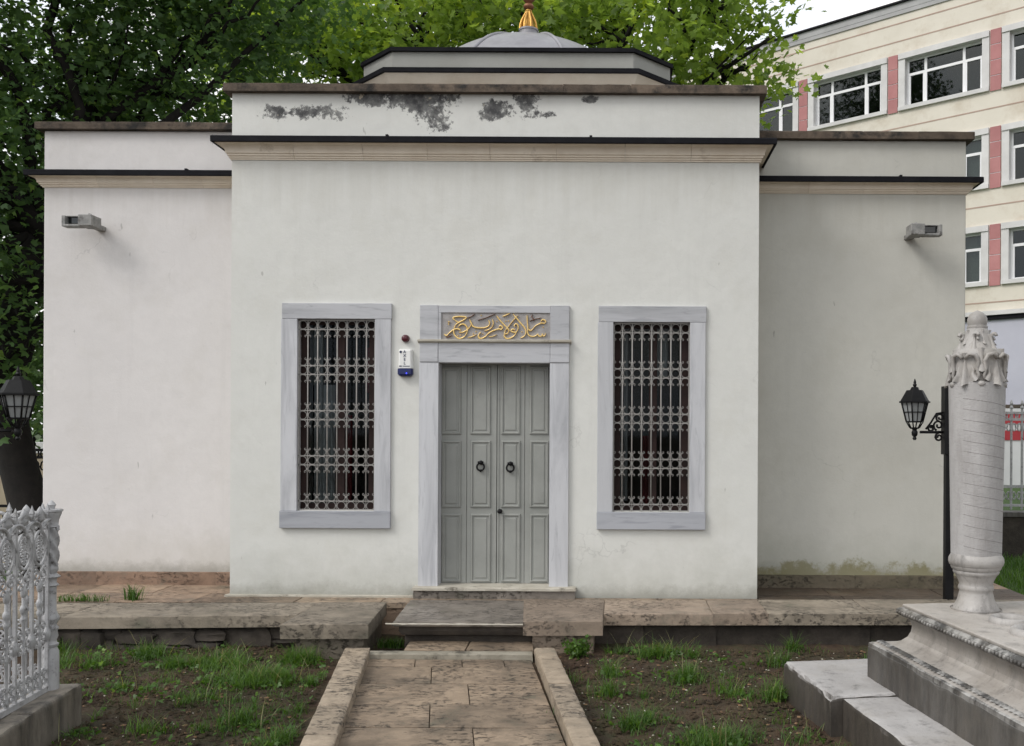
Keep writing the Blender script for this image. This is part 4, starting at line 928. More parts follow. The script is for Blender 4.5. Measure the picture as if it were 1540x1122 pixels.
obj('table_slab', ring4([(.03, .7205), (.03, .735), (.036, .741)], .13), 'tomb', tomb, bevel=.004)
# row of carved leaf tips on the plinth shoulder, and notches along the torus (near ones built one by one)
tip = None; q = 0
for a in np.arange(.07, 1.75, .042):
    c = TP(P0, a, .06)
    if tip is None:
        tm = MB(); tm.add([(-.016, -.034, 0), (.016, -.034, 0), (.019, .012, .006), (0, .034, .009), (-.019, .012, .006), (0, -.006, .017)], [(0, 1, 5), (1, 2, 5), (2, 3, 5), (3, 4, 5), (4, 0, 5)])
        tip = obj('leaf_tip', tm, 'tomb_edge', tomb, True, origin=(0, 0, 0), fix=False)
        tip.rotation_euler = (0, R(-9), math.atan2(TN.y, TN.x) + math.pi / 2); place(tip, (*c, .476), tomb)
    else: share(tip, 'leaf_tip', (*c, .476), tomb, rot=tuple(tip.rotation_euler))
bead = None
for a in np.arange(.16, 1.7, .034):
    c = TP(P0, a, .128)
    if bead is None:
        bm_ = MB().lathe([(.001, -.011), (.008, -.008), (.0105, 0), (.008, .008), (.001, .011)], (0, 0, 0), 8)
        bead = obj('bead', bm_, 'tomb_edge', tomb, True, origin=(0, 0, 0)); place(bead, (*c, .692), tomb)
    else: share(bead, 'bead', (*c, .692 + random.uniform(-.002, .002)), tomb)
for (px, py, r) in ((1518, 934, .115), (1562, 952, .15)):
    c = G(px, py, .75); obj('water_bowl', MB().lathe([(r * .58, -.005), (r * .6, .012), (r * .66, .026), (r * .74, .034), (r * .86, .036), (r * .96, .026), (r, .008), (r * .99, -.004)], (c.x, c.y, .741), 32, cap=False), 'carved', tomb, True, autosmooth=60); obj('bowl_hollow', MB().lathe([(.001, .0), (r * .59, .001)], (c.x, c.y, .7425), 32, cap=False), 'groove', tomb)
# headstone
HSC = G(1477, 921, .741); hx, hy, hz = HSC.x, HSC.y + .1, .738
hs_ = thing('tombstone', 'tall pale Ottoman tombstone column with carved leaf crown and slanting inscription', 'tombstone', (hx, hy, hz))
k = hy / 1400
def ZZ(py): return W(1475, py, hy).z
foot = [(.138, hz - .01), (.146, hz + .012), (.142, ZZ(919)), (.122, ZZ(910)), (.104, ZZ(900)), (.096, ZZ(891)), (.094, ZZ(888)), (.100, ZZ(886)), (.102, ZZ(883)), (.098, ZZ(880)), (.094, ZZ(878)), (.102, ZZ(872)), (.114, ZZ(866)), (.118, ZZ(864)), (.128, ZZ(862)), (.132, ZZ(859)), (.128, ZZ(857)), (.140, ZZ(855)), (.144, ZZ(852)), (.146, ZZ(850))]
def sq(a, z, p=3.2):                                       # slightly squared plan
    return 1 / (abs(math.cos(a - .55)) ** p + abs(math.sin(a - .55)) ** p) ** (1 / p)
obj('foot', MB().lathe([(r, z) for r, z in foot], (hx, hy, 0), 40, lambda a, z: 1 + .3 * (sq(a, z) - 1)), 'carved', hs_, True, autosmooth=55)
obj('collar', MB().lathe([(.142, ZZ(851)), (.152, ZZ(849)), (.158, ZZ(844)), (.156, ZZ(839)), (.150, ZZ(836)), (.143, ZZ(833)), (.138, ZZ(831))], (hx, hy, 0), 40, lambda a, z: 1 + .3 * (sq(a, z) - 1)), 'carved', hs_, True, autosmooth=60)
shaft_r = lambda z: .141 + .016 * (z - ZZ(833)) / (ZZ(590) - ZZ(833))
shm = MB().lathe([(shaft_r(z), z) for z in np.linspace(ZZ(834), ZZ(576), 14)], (hx, hy, 0), 48, lambda a, z: 1 + .45 * (sq(a, z) - 1))
shaft = obj('shaft', shm, 'text_stone', hs_, True, autosmooth=60)
for i in range(15):                                        # slanting ruled ridges between the lines of script
    zc = ZZ(603 + i * 15.6)
    pts = []
    for f in np.linspace(0, 1, 22):
        a = R(-141) + R(116) * f; z = zc - .05 * f + .012; r = shaft_r(z) * (1 + .45 * (sq(a, z) - 1)) - .001
        pts.append((hx + r * math.cos(a), hy + r * math.sin(a), z))
    obj('ruled_ridge', MB().tube(pts, .0021, 5), 'groove', shaft, True)
# crown: core, drooping acanthus leaves, small upper leaves, onion knob
core = [(.150, ZZ(583)), (.150, ZZ(560)), (.15, ZZ(536)), (.142, ZZ(529)), (.108, ZZ(525)), (.09, ZZ(512)), (.072, ZZ(502)), (.06, ZZ(494))]
obj('crown_core', MB().lathe(core, (hx, hy, 0), 36), 'carved', hs_, True)
def leaf3(n_, a0, wid, zt0, zb0, r0, r1, curl, lobes, parent, th=.014):
    nu, nv = 18, 12; top = []; mb = MB()
    for sgn in (0, 1):
        for j in range(nv + 1):
            v = j / nv
            for i in range(nu + 1):
                u = i / nu * 2 - 1
                wv = wid * (.42 + .75 * v ** .8) * (1 - .10 * math.cos(lobes * math.pi * v))
                sc_edge = .045 * abs(math.sin(u * lobes * math.pi * .5)) * v
                z = zt0 + (zb0 - zt0) * (v * (1 - .22 * abs(u) ** 1.6) - sc_edge * 1.2) 
                r = r0 + (r1 - r0) * v ** 1.7 + curl * math.exp(-((v - .02) / .12) ** 2) + .026 * math.cos(u * math.pi * lobes * .5) * (.25 + v) * .6 - .026 * u * u
                a = a0 + wv * u
                rr = r - (th if sgn else 0)
                mb.v.append((hx + rr * math.cos(a), hy + rr * math.sin(a), z))
    S = (nu + 1) * (nv + 1); Q = lambda s_, i, j: s_ * S + j * (nu + 1) + i
    for j in range(nv):
        for i in range(nu): mb.f += [(Q(0, i, j), Q(0, i + 1, j), Q(0, i + 1, j + 1), Q(0, i, j + 1)), (Q(1, i, j), Q(1, i, j + 1), Q(1, i + 1, j + 1), Q(1, i + 1, j))]
    rim = [(i, 0) for i in range(nu)] + [(nu, j) for j in range(nv)] + [(i, nv) for i in range(nu, 0, -1)] + [(0, j) for j in range(nv, 0, -1)]
    for p, q in zip(rim, rim[1:] + rim[:1]): mb.f.append((Q(0, *p), Q(0, *q), Q(1, *q), Q(1, *p)))
    return obj(n_, mb, 'carved', parent, True, autosmooth=60)
for kq in range(5):
    a = R(-66) + kq * 2 * math.pi / 5
    leaf3('acanthus_leaf', a, .44, ZZ(533), ZZ(583), .150, .178, .016, 5, hs_)
    # curled stems framing each leaf
    for sg in (-1, 1):
        pts = [(hx + r * math.cos(a + sg * d), hy + r * math.sin(a + sg * d), z) for r, d, z in ((.168, .05, ZZ(541)), (.176, .22, ZZ(535)), (.172, .42, ZZ(537)), (.166, .52, ZZ(546)), (.164, .47, ZZ(556)), (.164, .54, ZZ(566)), (.16, .50, ZZ(574)))]
        obj('leaf_stem', MB().tube(pts, [.012, .013, .014, .013, .011, .010, .006], 7), 'carved', hs_, True)
    am = a + math.pi / 5
    obj('rosette', MB().lathe([(.001, -.02), (.022, -.015), (.03, 0), (.022, .015), (.001, .02)], (hx + .148 * math.cos(am), hy + .148 * math.sin(am), ZZ(579)), 12), 'carved', hs_, True)
    leaf3('small_leaf', am, .5, ZZ(526), ZZ(562), .146, .160, .008, 3, hs_, .012)
    leaf3('upper_leaf', a + .3, .44, ZZ(504), ZZ(532), .086, .122, .02, 3, hs_, .012); leaf3('upper_leaf', a - .35, .36, ZZ(497), ZZ(520), .066, .096, .012, 3, hs_, .010)
    obj('volute', MB().tube([(hx + (.1 + .013 * math.cos(t)) * math.cos(am - .1), hy + (.1 + .013 * math.cos(t)) * math.sin(am - .1), ZZ(507) + .017 * math.sin(t)) for t in np.linspace(0, 5.2, 12)], .011, 6), 'carved', hs_, True)
obj('knob', MB().lathe([(.052, ZZ(502)), (.054, ZZ(495)), (.062, ZZ(493.5)), (.062, ZZ(491)), (.055, ZZ(490)), (.060, ZZ(485)), (.059, ZZ(480)), (.049, ZZ(474)), (.03, ZZ(470)), (.012, ZZ(468)), (.003, ZZ(467))], (hx, hy, 0), 28), 'carved', hs_, True, autosmooth=50)

# ------------------------------------------------------------------ pale cast-iron grave railing on a stone kerb
FD = Vector((.13, -1, 0)).normalized()
KZ = .24
fk0 = G(122, 1027, KZ); FN = Vector((-1, -.13, 0)).normalized()
def FP(a, c): return (fk0.x + FD.x * a + FN.x * c, fk0.y + FD.y * a + FN.y * c)
gk = thing('grave_kerb', 'stained stone kerb carrying the pale grave railing', 'kerb', (*FP(.5, .15), 0))
for q, (a, b) in enumerate(((0, .62), (.625, 1.25), (1.255, 2.1))):
    obj('kerb_stone', stone([FP(a, .30), FP(b, .30), FP(b, 0), FP(a, 0)], -.06, KZ - .006 * q, .05, .006, .016, 1100 + q), 'fkerb', gk, True, autosmooth=50)
obj('kerb_stone', stone([FP(0, 1.6), FP(.30, 1.6), FP(.30, .305), FP(0, .305)], -.06, KZ - .003, .05, .006, .016, 1105), 'fkerb', gk, True, autosmooth=50)
pc = G(76, 1036, KZ); c0_ = Vector((pc.x, pc.y, KZ))
rail = thing('grave_railing', 'ornate pale grey cast-iron grave railing with twisted corner post', 'railing', (pc.x, pc.y, KZ))
kk = pc.y / 1400
def RZ(py): return W(76, py, pc.y).z
post = [(.046, KZ - .02), (.048, KZ + .02), (.046, RZ(980)), (.038, RZ(976)), (.034, RZ(973)), (.042, RZ(971)), (.044, RZ(968)), (.034, RZ(966)), (.032, RZ(962)), (.042, RZ(957)), (.036, RZ(949)), (.042, RZ(946)), (.044, RZ(944)), (.034, RZ(941)), (.032, RZ(937)), (.046, RZ(932)), (.047, RZ(928)), (.038, RZ(924)), (.034, RZ(921)), (.030, RZ(918)), (.030, RZ(882)), (.044, RZ(880)), (.03, RZ(876)), (.032, RZ(870)), (.052, RZ(867)), (.03, RZ(862)), (.04, RZ(857)), (.04, RZ(853)), (.03, RZ(849))]
cp = obj('corner_post', MB().lathe(post, (pc.x, pc.y, 0), 18), 'fence', rail, True, autosmooth=55)
tw = MB(); n_ = 22
for i in range(26):
    z = RZ(850) + (RZ(793) - RZ(850)) * i / 25
    for q in range(n_):
        a = 2 * math.pi * q / n_; r = .038 + .008 * math.cos(4 * (a + i * .16)); tw.v.append((pc.x + r * math.cos(a), pc.y + r * math.sin(a), z))
tw.f = [(i * n_ + q, i * n_ + (q + 1) % n_, (i + 1) * n_ + (q + 1) % n_, (i + 1) * n_ + q) for i in range(25) for q in range(n_)]
obj('twisted_shaft', tw, 'fence', cp, True)
obj('capital', MB().lathe([(.036, RZ(794)), (.046, RZ(792)), (.038, RZ(789)), (.042, RZ(782)), (.05, RZ(776)), (.056, RZ(773)), (.056, RZ(770)), (.064, RZ(769)), (.064, RZ(766)), (.02, RZ(765)), (.02, RZ(762)), (.026, RZ(759)), (.014, RZ(755)), (.003, RZ(752))], (pc.x, pc.y, 0), 16), 'fence', cp, True, autosmooth=50)
shr = {}
def bay(org, d, parent):
    """one bay of the railing: two bars, medallion, scroll work, finials; origin at its left foot, d = along"""
    ang = math.atan2(d.y, d.x); w_ = .150; H = RZ(776) - KZ
    def sp(cx, cz, r0, r1, a0, turns, f=1, n=14): return [(cx + (r0 + (r1 - r0) * q / n) * math.cos(a0 + f * turns * 2 * math.pi * q / n), 0, cz + (r0 + (r1 - r0) * q / n) * math.sin(a0 + f * turns * 2 * math.pi * q / n)) for q in range(n + 1)]
    defs = []
    hb1, hb2 = RZ(868) - KZ, RZ(800) - KZ
    def bars():
        m = MB()
        m.obox((0, 0, H * .5 + .02), (.008, 0, 0), (0, .009, 0), (0, 0, H * .5 + .02)); m.add([(-.011, -.012, H + .035), (.011, -.012, H + .035), (.011, .012, H + .035), (-.011, .012, H + .035), (0, 0, H + .085)], [(0, 1, 4), (1, 2, 4), (2, 3, 4), (3, 0, 4)]); return m
    def rod():
        return MB().lathe([(r * .78, z) for r, z in [(.014, .03), (.02, .05), (.016, .07), (.012, .09), (.012, .28), (.018, .29), (.018, .30), (.012, .31), (.012, .47), (.02, .485), (.022, .50), (.014, .51), (.02, .53), (.026, .55), (.018, .57), (.012, .575), (.012, .66)]], (.075, 0, 0), 10)
    def medal():
        m = MB(); cz = (RZ(795) + RZ(845)) / 2 - KZ; rz = (RZ(795) - RZ(845)) / 2
        for sc_, th in ((1, .009), (.72, .0055)): m.tube([(.075 + .062 * sc_ * math.cos(t), 0, cz + rz * sc_ * math.sin(t)) for t in np.linspace(0, 2 * math.pi, 25)[:-1]], th, 6, closed=True)
        return m
    def flower():
        m = MB(); cz = (RZ(795) + RZ(845)) / 2 - KZ
        for zz in (-.05, -.018, .018, .05):
            for s in (-1, 1): m.tube(sp(.075 + s * .016, cz + zz, .016, .005, 0 if s > 0 else math.pi, .9, s, 9), .0055, 5)
        m.tube([(.075, 0, cz - .075), (.075, 0, cz + .075)], .007, 6); return m
    def lower():
        m = MB(); z = RZ(858) - KZ
        for s in (-1, 1):
            m.tube(sp(.075 + s * .035, z, .03, .008, math.pi / 2, 1.2, s), .0062, 5); m.tube(sp(.075 + s * .03, z - .05, .022, .006, math.pi, 1.1, -s), .0055, 5); m.tube(sp(.075 + s * .045, z + .035, .018, .006, 0, 1.1, s), .0055, 5)
        m.lathe([(.002, -.05), (.014, -.03), (.018, 0), (.01, .03), (.002, .04)], (.075, 0, z - .07), 8); return m
    def middle():
        m = MB(); z = RZ(950) - KZ
        for s in (-1, 1):
            for dz_, r in ((.06, .022), (0, .03), (-.04, .018)): m.tube(sp(.075 + s * .034, z + dz_, r, .007, -math.pi / 2 if dz_ else math.pi / 2, 1.2, s), .0068, 5)
        m.lathe([(.002, -.06), (.02, -.03), (.024, 0), (.014, .03), (.004, .05)], (.0, 0, z), 8); return m
    def bottom():
        m = MB(); m.obox((.075, 0, .018), (.076, 0, 0), (0, .016, 0), (0, 0, .016))
        for cx in (.038, .112):
            for cz, r in ((.075, .032), (.13, .022)):
                for s in (-1, 1): m.tube(sp(cx + s * .012, cz, r, .006, math.pi / 2, 1.1, s, 12), .0068, 5)
        return m
    def arch():
        m = MB(); z = RZ(797) - KZ
        m.tube([(.075 + .09 * math.cos(t), 0, z + .03 + .085 * math.sin(t)) for t in np.linspace(0, math.pi, 15)], .010, 7)
        m.tube([(.0 + .075 * math.cos(t), .012, z + .0 + .07 * math.sin(t)) for t in np.linspace(0, math.pi, 13)], .009, 6)
        m.lathe([(.002, -.04), (.02, -.02), (.026, 0), (.018, .02), (.022, .03), (.012, .05), (.002, .065)], (.075, 0, z + .09), 9)
        for s in (-1, 1): m.tube(sp(.075 + s * .045, z + .035, .022, .007, 0, 1.1, s), .0062, 5)
        return m
    for nm, fn in (('square_bar', bars), ('baluster', rod), ('medallion', medal), ('medallion_flower', flower), ('scroll_frieze', lower), ('scroll_band', middle), ('foot_scroll', bottom), ('top_arch', arch)):
        if nm not in shr:
            o = obj(nm, fn(), 'fence', parent, True, origin=(0, 0, 0), autosmooth=50); shr[nm] = o
        else:
            o = bpy.data.objects.new(nm, shr[nm].data); sc.collection.objects.link(o)
        o.rotation_euler = (0, 0, ang); o.scale = (1.25, 1, 1); place(o, org, parent)
for i in range(6):
    o_ = c0_ + FD * (.05 + i * .190); bay((o_.x, o_.y, KZ), FD, rail)
SD = Vector((-1, -.13, 0)).normalized()
for i in range(4):
    o_ = c0_ + SD * (.05 + i * .190); bay((o_.x, o_.y, KZ), SD, rail)

# ------------------------------------------------------------------ school block behind on the right
Q0 = Vector((13.8, 34, 0)); U = Vector((-.768, .640, 0)).normalized(); NO = Vector((-.640, -.768, 0)).normalized()     # along (away), outward normal
sch = thing('school_building', 'long cream building with red panels between white-framed windows, behind the right wing', 'building', (8, 38, 0))
def sb(mb, t0, t1, z0, z1, d0, d1):
    c = Q0 + U * ((t0 + t1) / 2) + NO * ((d0 + d1) / 2); c.z = (z0 + z1) / 2
    return mb.obox(c, U * ((t1 - t0) / 2), NO * ((d1 - d0) / 2), (0, 0, (z1 - z0) / 2))
def so_(name, t0, t1, z0, z1, d0, d1, mat, parent=None, bevel=0): return obj(name, sb(MB(), t0, t1, z0, z1, d0, d1), mat, parent or sch, bevel=bevel)
T0, T1 = -8.0, 24.0; PIT = 3.93; tops = [16.62, 13.05, 9.48]; bots = [14.44, 10.87, 7.30]
bands = [(16.62, 18.35), (13.05, 14.44), (9.48, 10.87), (6.30, 7.30)]
for z0, z1 in bands: so_('wall', T0, T1, z0, z1, -.4, 0, 'school_wall')
so_('roof_band', T0, T1, 18.36, 18.62, -.4, .06, 'roof_grey'); so_('roof_edge', T0, T1, 18.625, 18.70, -.6, .14, 'flash'); so_('eaves_line', T0, T1, 18.20, 18.355, .001, .05, 'roof_grey')
for z in (17.87, 17.17, 13.78, 10.21, 6.66): so_('wall_groove', T0, T1, z - .025, z + .025, .0, .008, 'school_line')
so_('floor_ledge', T0, T1, 6.18, 6.34, -.1, .12, 'school_stone')
so_('ground_floor', T0, T1, -.1, 6.175, -.4, -.06, 'school_grey'); so_('dark_strip', T0, T1, 6.02, 6.17, -.05, .04, 'flash')
for i in range(-4, 12): so_('panel_seam', T0 + 2 + i * 2.4, T0 + 2.05 + i * 2.4, 2.6, 6.0, -.06, -.045, 'flash')
so_('dark_base', T0, T1, 0, 2.9, -.059, .05, 'terr_r'); so_('back_wall', T0, T1, 6, 18.3, -6.0, -1.6, 'room')
so_('side_wall', T1 - .02, T1 + .2, 0, 18.5, -10, 0, 'school_wall')
for z0, z1 in zip(bots, tops):
    for n_ in range(-2, 7):
        tc = .07 + PIT * n_
        so_('pier', tc - .3, tc + .3, z0, z1, -.4, -.001, 'school_wall')
        hh = (z1 - z0 + .1) / 4
        for q in range(4): so_('red_panel', tc - .19, tc + .19, z0 - .06 + q * hh + .015, z0 - .06 + (q + 1) * hh - .015, .0, .05, 'school_red')
        so_('panel_joint', tc - .185, tc + .185, z0 - .05, z1 + .03, .0, .03, 'pvc')
        a, b = tc + .23, tc + PIT - .23
        wn = so_('window_surround', a, b, z1 - .20, z1 + .02, -.3, .10, 'school_stone')
        so_('window_ledge', a, b, z0 - .02, z0 + .13, -.3, .11, 'school_stone', wn); so_('surround_side', a, a + .26, z0 + .131, z1 - .201, -.3, .06, 'school_stone', wn); so_('surround_side', b - .26, b, z0 + .131, z1 - .201, -.3, .06, 'school_stone', wn)
        f0, f1, g0, g1 = a + .262, b - .262, z0 + .132, z1 - .202; fw = .075; L = f1 - f0
        fm = MB()
        for x0, x1, y0, y1 in ((f0, f1, g0, g0 + fw), (f0, f1, g1 - fw, g1), (f0, f0 + fw, g0 + fw, g1 - fw), (f1 - fw, f1, g0 + fw, g1 - fw), (f0 + L * .25 - .05, f0 + L * .25 + .05, g0 + fw, g1 - fw), (f0 + L * .75 - .05, f0 + L * .75 + .05, g0 + fw, g1 - fw)): sb(fm, x0, x1, y0, y1, -.26, -.18)
        zt2 = g0 + (g1 - g0) * .68
        for x0, x1 in ((f0 + fw, f0 + L * .25 - .05), (f0 + L * .25 + .05, f0 + L * .75 - .05), (f0 + L * .75 + .05, f1 - fw)): sb(fm, x0, x1, zt2 - .05, zt2 + .05, -.259, -.181)
        for x0, x1 in ((f0 + fw, f0 + fw + .06), (f0 + L * .25 - .11, f0 + L * .25 - .05), (f0 + L * .75 + .05, f0 + L * .75 + .11), (f1 - fw - .06, f1 - fw)): sb(fm, x0, x1, g0 + fw, zt2 - .05, -.255, -.185)
        wf = obj('window_frame', fm, 'pvc', sch)
        for x0, x1 in ((f0 + .04, f0 + L * .25), (f0 + L * .25, f0 + L * .75), (f0 + L * .75, f1 - .04)):
            for y0, y1 in ((g0 + .04, zt2), (zt2, g1 - .04)): so_('window_pane', x0 + .002, x1 - .002, y0 + .002, y1 - .002, -.235, -.225, 'school_pane', wf)
        if n_ in (-1, 0, 3) and z0 < 14: so_('curtain', f0 + .1, f0 + L * .45, g0, g1, -.5, -.45, 'white', wf)

# ------------------------------------------------------------------ boundary railings
def railing(name, label, x0, x1, y, zb, zt, mat, base_mat):
    t = thing(name, label, 'fence', ((x0 + x1) / 2, y, 0))
    obj('base_wall', stone(rect(x0, x1, y - .12, y + .12), -.05, zb - .1, .3, .01, .01, 1300), base_mat, t, True, autosmooth=50)
    obj('base_cap', stone(rect(x0, x1, y - .16, y + .16), zb - .099, zb - .03, .3, .006, .01, 1301), 'tomb_dark', t, True, autosmooth=50)
    for z in (zb + .06, zb + .34, zt - .30, zt - .20): obj('rail', MB().box(x0, x1, y - .02, y + .02, z - .018, z + .018), mat, t)
    bar = scr = None; x = x0 + .07
    while x < x1:
        if bar is None:
            bar = obj('bar', MB().obox((x, y, (zb + zt - .15) / 2), (.013, 0, 0), (0, .013, 0), (0, 0, (zt - .15 - zb) / 2)).lathe([(.012, 0), (.03, .03), (.014, .06), (.028, .09), (.002, .15)], (x, y, zt - .15), 8), mat, t)
            o0 = OW[bar.name].copy()
        else: share(bar, 'bar', (x, y, o0.z), t)
        for zc in (zb + .2, zt - .42, zt - .25):
            if scr is None:
                m = MB()
                for s in (-1, 1): m.tube([(s * (.045 - .03 * math.cos(q * .5)) * (1 - q * .02), 0, .07 * math.sin(q * .5) * (1 - q * .03)) for q in range(14)], .011, 5)
                scr = obj('scroll', m, mat, t, True, origin=(0, 0, 0)); place(scr, (x + .08, y, zc), t)
            else: share(scr, 'scroll', (x + .08, y, zc), t)
        x += .16
railing('boundary_railing', 'pale iron boundary railing with scrolls on a stone base, right behind the tombstone', 5.2, 8.6, 14, .70, 2.35, 'fence', 'wallstone')
railing('boundary_railing', 'dark iron railing with scrolls before the tan wall, left beside the tree trunk', -11.5, -7.2, 12.6, .45, 1.75, 'iron', 'tan_wall')
bw = thing('boundary_wall', 'tan boundary wall with a white band, seen past the dark tree trunk', 'wall', (-10.5, 15, 0))
obj('wall', MB().box(-14, -7.2, 14.9, 15.3, -.05, 1.45), 'tan_wall', bw); obj('wall_band', MB().box(-14, -7.2, 14.86, 15.34, 1.451, 1.62), 'white', bw)
bo = thing('sign_board', 'white board with red bands behind the pale boundary railing', 'sign', (7.5, 17, 0))
obj('board', MB().box(6.6, 10.4, 17, 17.06, .9, 2.3), 'white', bo); obj('red_band', MB().box(6.6, 10.4, 16.985, 16.999, 1.72, 1.9), 'red', bo); obj('red_band', MB().box(6.6, 10.4, 16.985, 16.999, 2.02, 2.2), 'red', bo)
for x in (6.9, 10.0): obj('board_post', MB().box(x - .05, x + .05, 17.061, 17.15, -.05, 2.2), 'iron', bo)
#P4
# ------------------------------------------------------------------ trees
LOBED = np.array([(0, 0), (.20, -.10), (.52, .02), (.36, .22), (.62, .52), (.26, .50), (.0, 1.0), (-.26, .50), (-.62, .52), (-.36, .22), (-.52, .02), (-.20, -.10)])
DIAM = np.array([(0, 0), (.36, .38), (0, 1.0), (-.36, .38)])
def leaves(centers, size, shape, droop=.35, name='crown'):
    n = len(centers); k = len(shape)
    # random frames, leaf plane mostly facing up/outward with drooping tips
    nrm = rng.normal(size=(n, 3)); nrm[:, 2] = np.abs(nrm[:, 2]) + .55; nrm /= np.linalg.norm(nrm, axis=1)[:, None]
    t = rng.normal(size=(n, 3)); t[:, 2] -= droop; t -= nrm * (t * nrm).sum(1)[:, None]; t /= np.linalg.norm(t, axis=1)[:, None]
    s = np.cross(nrm, t); sz = size * rng.uniform(.6, 1.25, n)
    fold = np.abs(shape[:, 0]) * rng.uniform(-.35, .15, (n, 1)) - (shape[:, 1] ** 2) * rng.uniform(.0, .3, (n, 1))
    V = centers[:, None, :] + sz[:, None, None] * (shape[None, :, 0, None] * s[:, None, :] + shape[None, :, 1, None] * t[:, None, :] + fold[:, :, None] * nrm[:, None, :])
    return V.reshape(-1, 3), n, k
def crown_mesh(name, V, n, k, mat, parent, origin):
    me = bpy.data.meshes.new(name); V = V - np.array(origin)
    tris = np.array([(0, i, i + 1) for i in range(1, k - 1)])
    idx = (np.arange(n)[:, None, None] * k + tris[None]).reshape(-1)
    me.vertices.add(len(V)); me.vertices.foreach_set('co', V.astype(np.float32).ravel())
    m = len(idx) // 3; me.loops.add(m * 3); me.loops.foreach_set('vertex_index', idx.astype(np.int32))
    me.polygons.add(m); me.polygons.foreach_set('loop_start', np.arange(0, m * 3, 3, dtype=np.int32)); me.polygons.foreach_set('loop_total', np.full(m, 3, dtype=np.int32))
    me.materials.append(M[mat]); me.update(calc_edges=True); me.validate()
    o = bpy.data.objects.new(name, me); sc.collection.objects.link(o); place(o, origin, parent); return o
def limb(p0, p1, r0, r1, wob=.25, n=9, sag=0):
    p0 = Vector(p0); p1 = Vector(p1); pts = []
    for i in range(n + 1):
        f = i / n; p = p0.lerp(p1, f); s = p0.x * 3 + p1.y
        p += Vector((noise.noise(Vector((f * 3, s, 0))), noise.noise(Vector((f * 3, s, 5))), noise.noise(Vector((f * 3, s, 9))))) * wob * math.sin(math.pi * min(1, f * 1.1)); p.z += sag * math.sin(math.pi * f); pts.append(p)
    return pts, [r0 + (r1 - r0) * (i / n) ** .8 for i in range(n + 1)]
def tree(name, label, base, fork, r, clumps, per, size, mat, shape, group=None, spread=.55, trunk_pts=None, limbs=None):
    t = thing(name, label, 'tree', base, group)
    b = Vector(base); fk = Vector(fork)
    tp = [Vector(p) for p in trunk_pts] if trunk_pts else [b + Vector((0, 0, -.1)), b + Vector((.02, 0, .3)), b.lerp(fk, .35), b.lerp(fk, .7), fk]
    rr = [r * 1.5, r * 1.15, r, r * .92, r * .85] if len(tp) == 5 else [r * (1.6 - .7 * i / (len(tp) - 1)) for i in range(len(tp))]
    tr = obj('trunk', MB().tube(tp, rr, 14), 'bark', t, True)
    br = MB(); tips = []
    cl = np.array(clumps)
    for (cx, cy, cz, rx, rz) in clumps:
        pts, ra = limb(tp[-1], (cx, cy, cz), r * .5, .035, .8, 10); br.tube(pts, ra, 7)
        for q in range(5):
            u = rng.normal(size=3); u /= np.linalg.norm(u); e = Vector((cx + rx * .85 * u[0], cy + rx * .85 * u[1], cz + rz * .85 * u[2]))
            i0 = random.randint(5, 9); pts2, ra2 = limb(pts[i0], e, .045, .008, .3, 7); br.tube(pts2, ra2, 5); tips.append((e, (cx, cy, cz, rx, rz)))
    for p0, p1, a0, a1 in (limbs or []):
        pts, ra = limb(p0, p1, a0, a1, .35, 12); br.tube(pts, ra, 8)
    obj('branches', br, 'bark', t, True, fix=False)
    P = []
    for (cx, cy, cz, rx, rz) in clumps:
        nc = int(per * (rx * rx * rz) ** .8)
        u = rng.normal(size=(nc, 3)); u /= np.linalg.norm(u, axis=1)[:, None]; rad = rng.uniform(.35, 1.0, (nc, 1)) ** .6
        cc = np.array((cx, cy, cz)) + u * rad * np.array((rx, rx, rz))
        m = 13
        pts = cc[:, None, :] + rng.normal(size=(nc, m, 3)) * np.array((spread, spread, spread * .38)) * .5
        pts[:, :, 2] -= .25 * (np.linalg.norm(pts[:, :, :2] - cc[:, None, :2], axis=2)) ** 1.4
        P.append(pts.reshape(-1, 3))
    P = np.concatenate(P); V, n, k = leaves(P, size, shape)
    crown_mesh('crown', V, n, k, mat, t, base); return t, n
cnt = 0
# big plane tree behind the dome
cl = [(-5.2, 15.5, 8.1, 1.7, 1.1), (-3.4, 15.0, 8.4, 1.7, 1.1), (-1.6, 15.6, 8.6, 1.6, 1.1), (.2, 15.2, 8.5, 1.5, 1.1), (1.5, 15.2, 8.9, 1.1, .9), (-4.4, 16.8, 9.7, 2.0, 1.3), (-1.8, 17.2, 10.0, 2.1, 1.3), (.8, 16.6, 10.1, 1.8, 1.2), (2.1, 15.6, 8.0, .9, .6), (2.6, 15.0, 9.6, .9, .7), (-3.0, 18.0, 12.0, 2.6, 1.8), (.2, 18, 12.0, 2.4, 1.6), (-6.2, 16.2, 9.2, 1.6, 1.2), (-2.6, 16.4, 7.6, 1.3, .7), (1.0, 16.2, 7.7, 1.2, .6), (-4.6, 16.6, 7.3, 1.1, .6)]
_, n = tree('plane_tree', 'tall plane tree with bright green lobed leaves behind the dome', (-1.2, 18.2, 0), (-1.3, 17.6, 6.2), .38, cl, 60, .135, 'leaf', LOBED, limbs=[((-1.3, 17.6, 6.0), (-5.5, 14.8, 8.3), .16, .03), ((-1.3, 17.6, 6.2), (2.4, 15.0, 8.2), .15, .02), ((-1.3, 17.6, 6.4), (-3.2, 14.6, 9.6), .13, .02)]); cnt += n
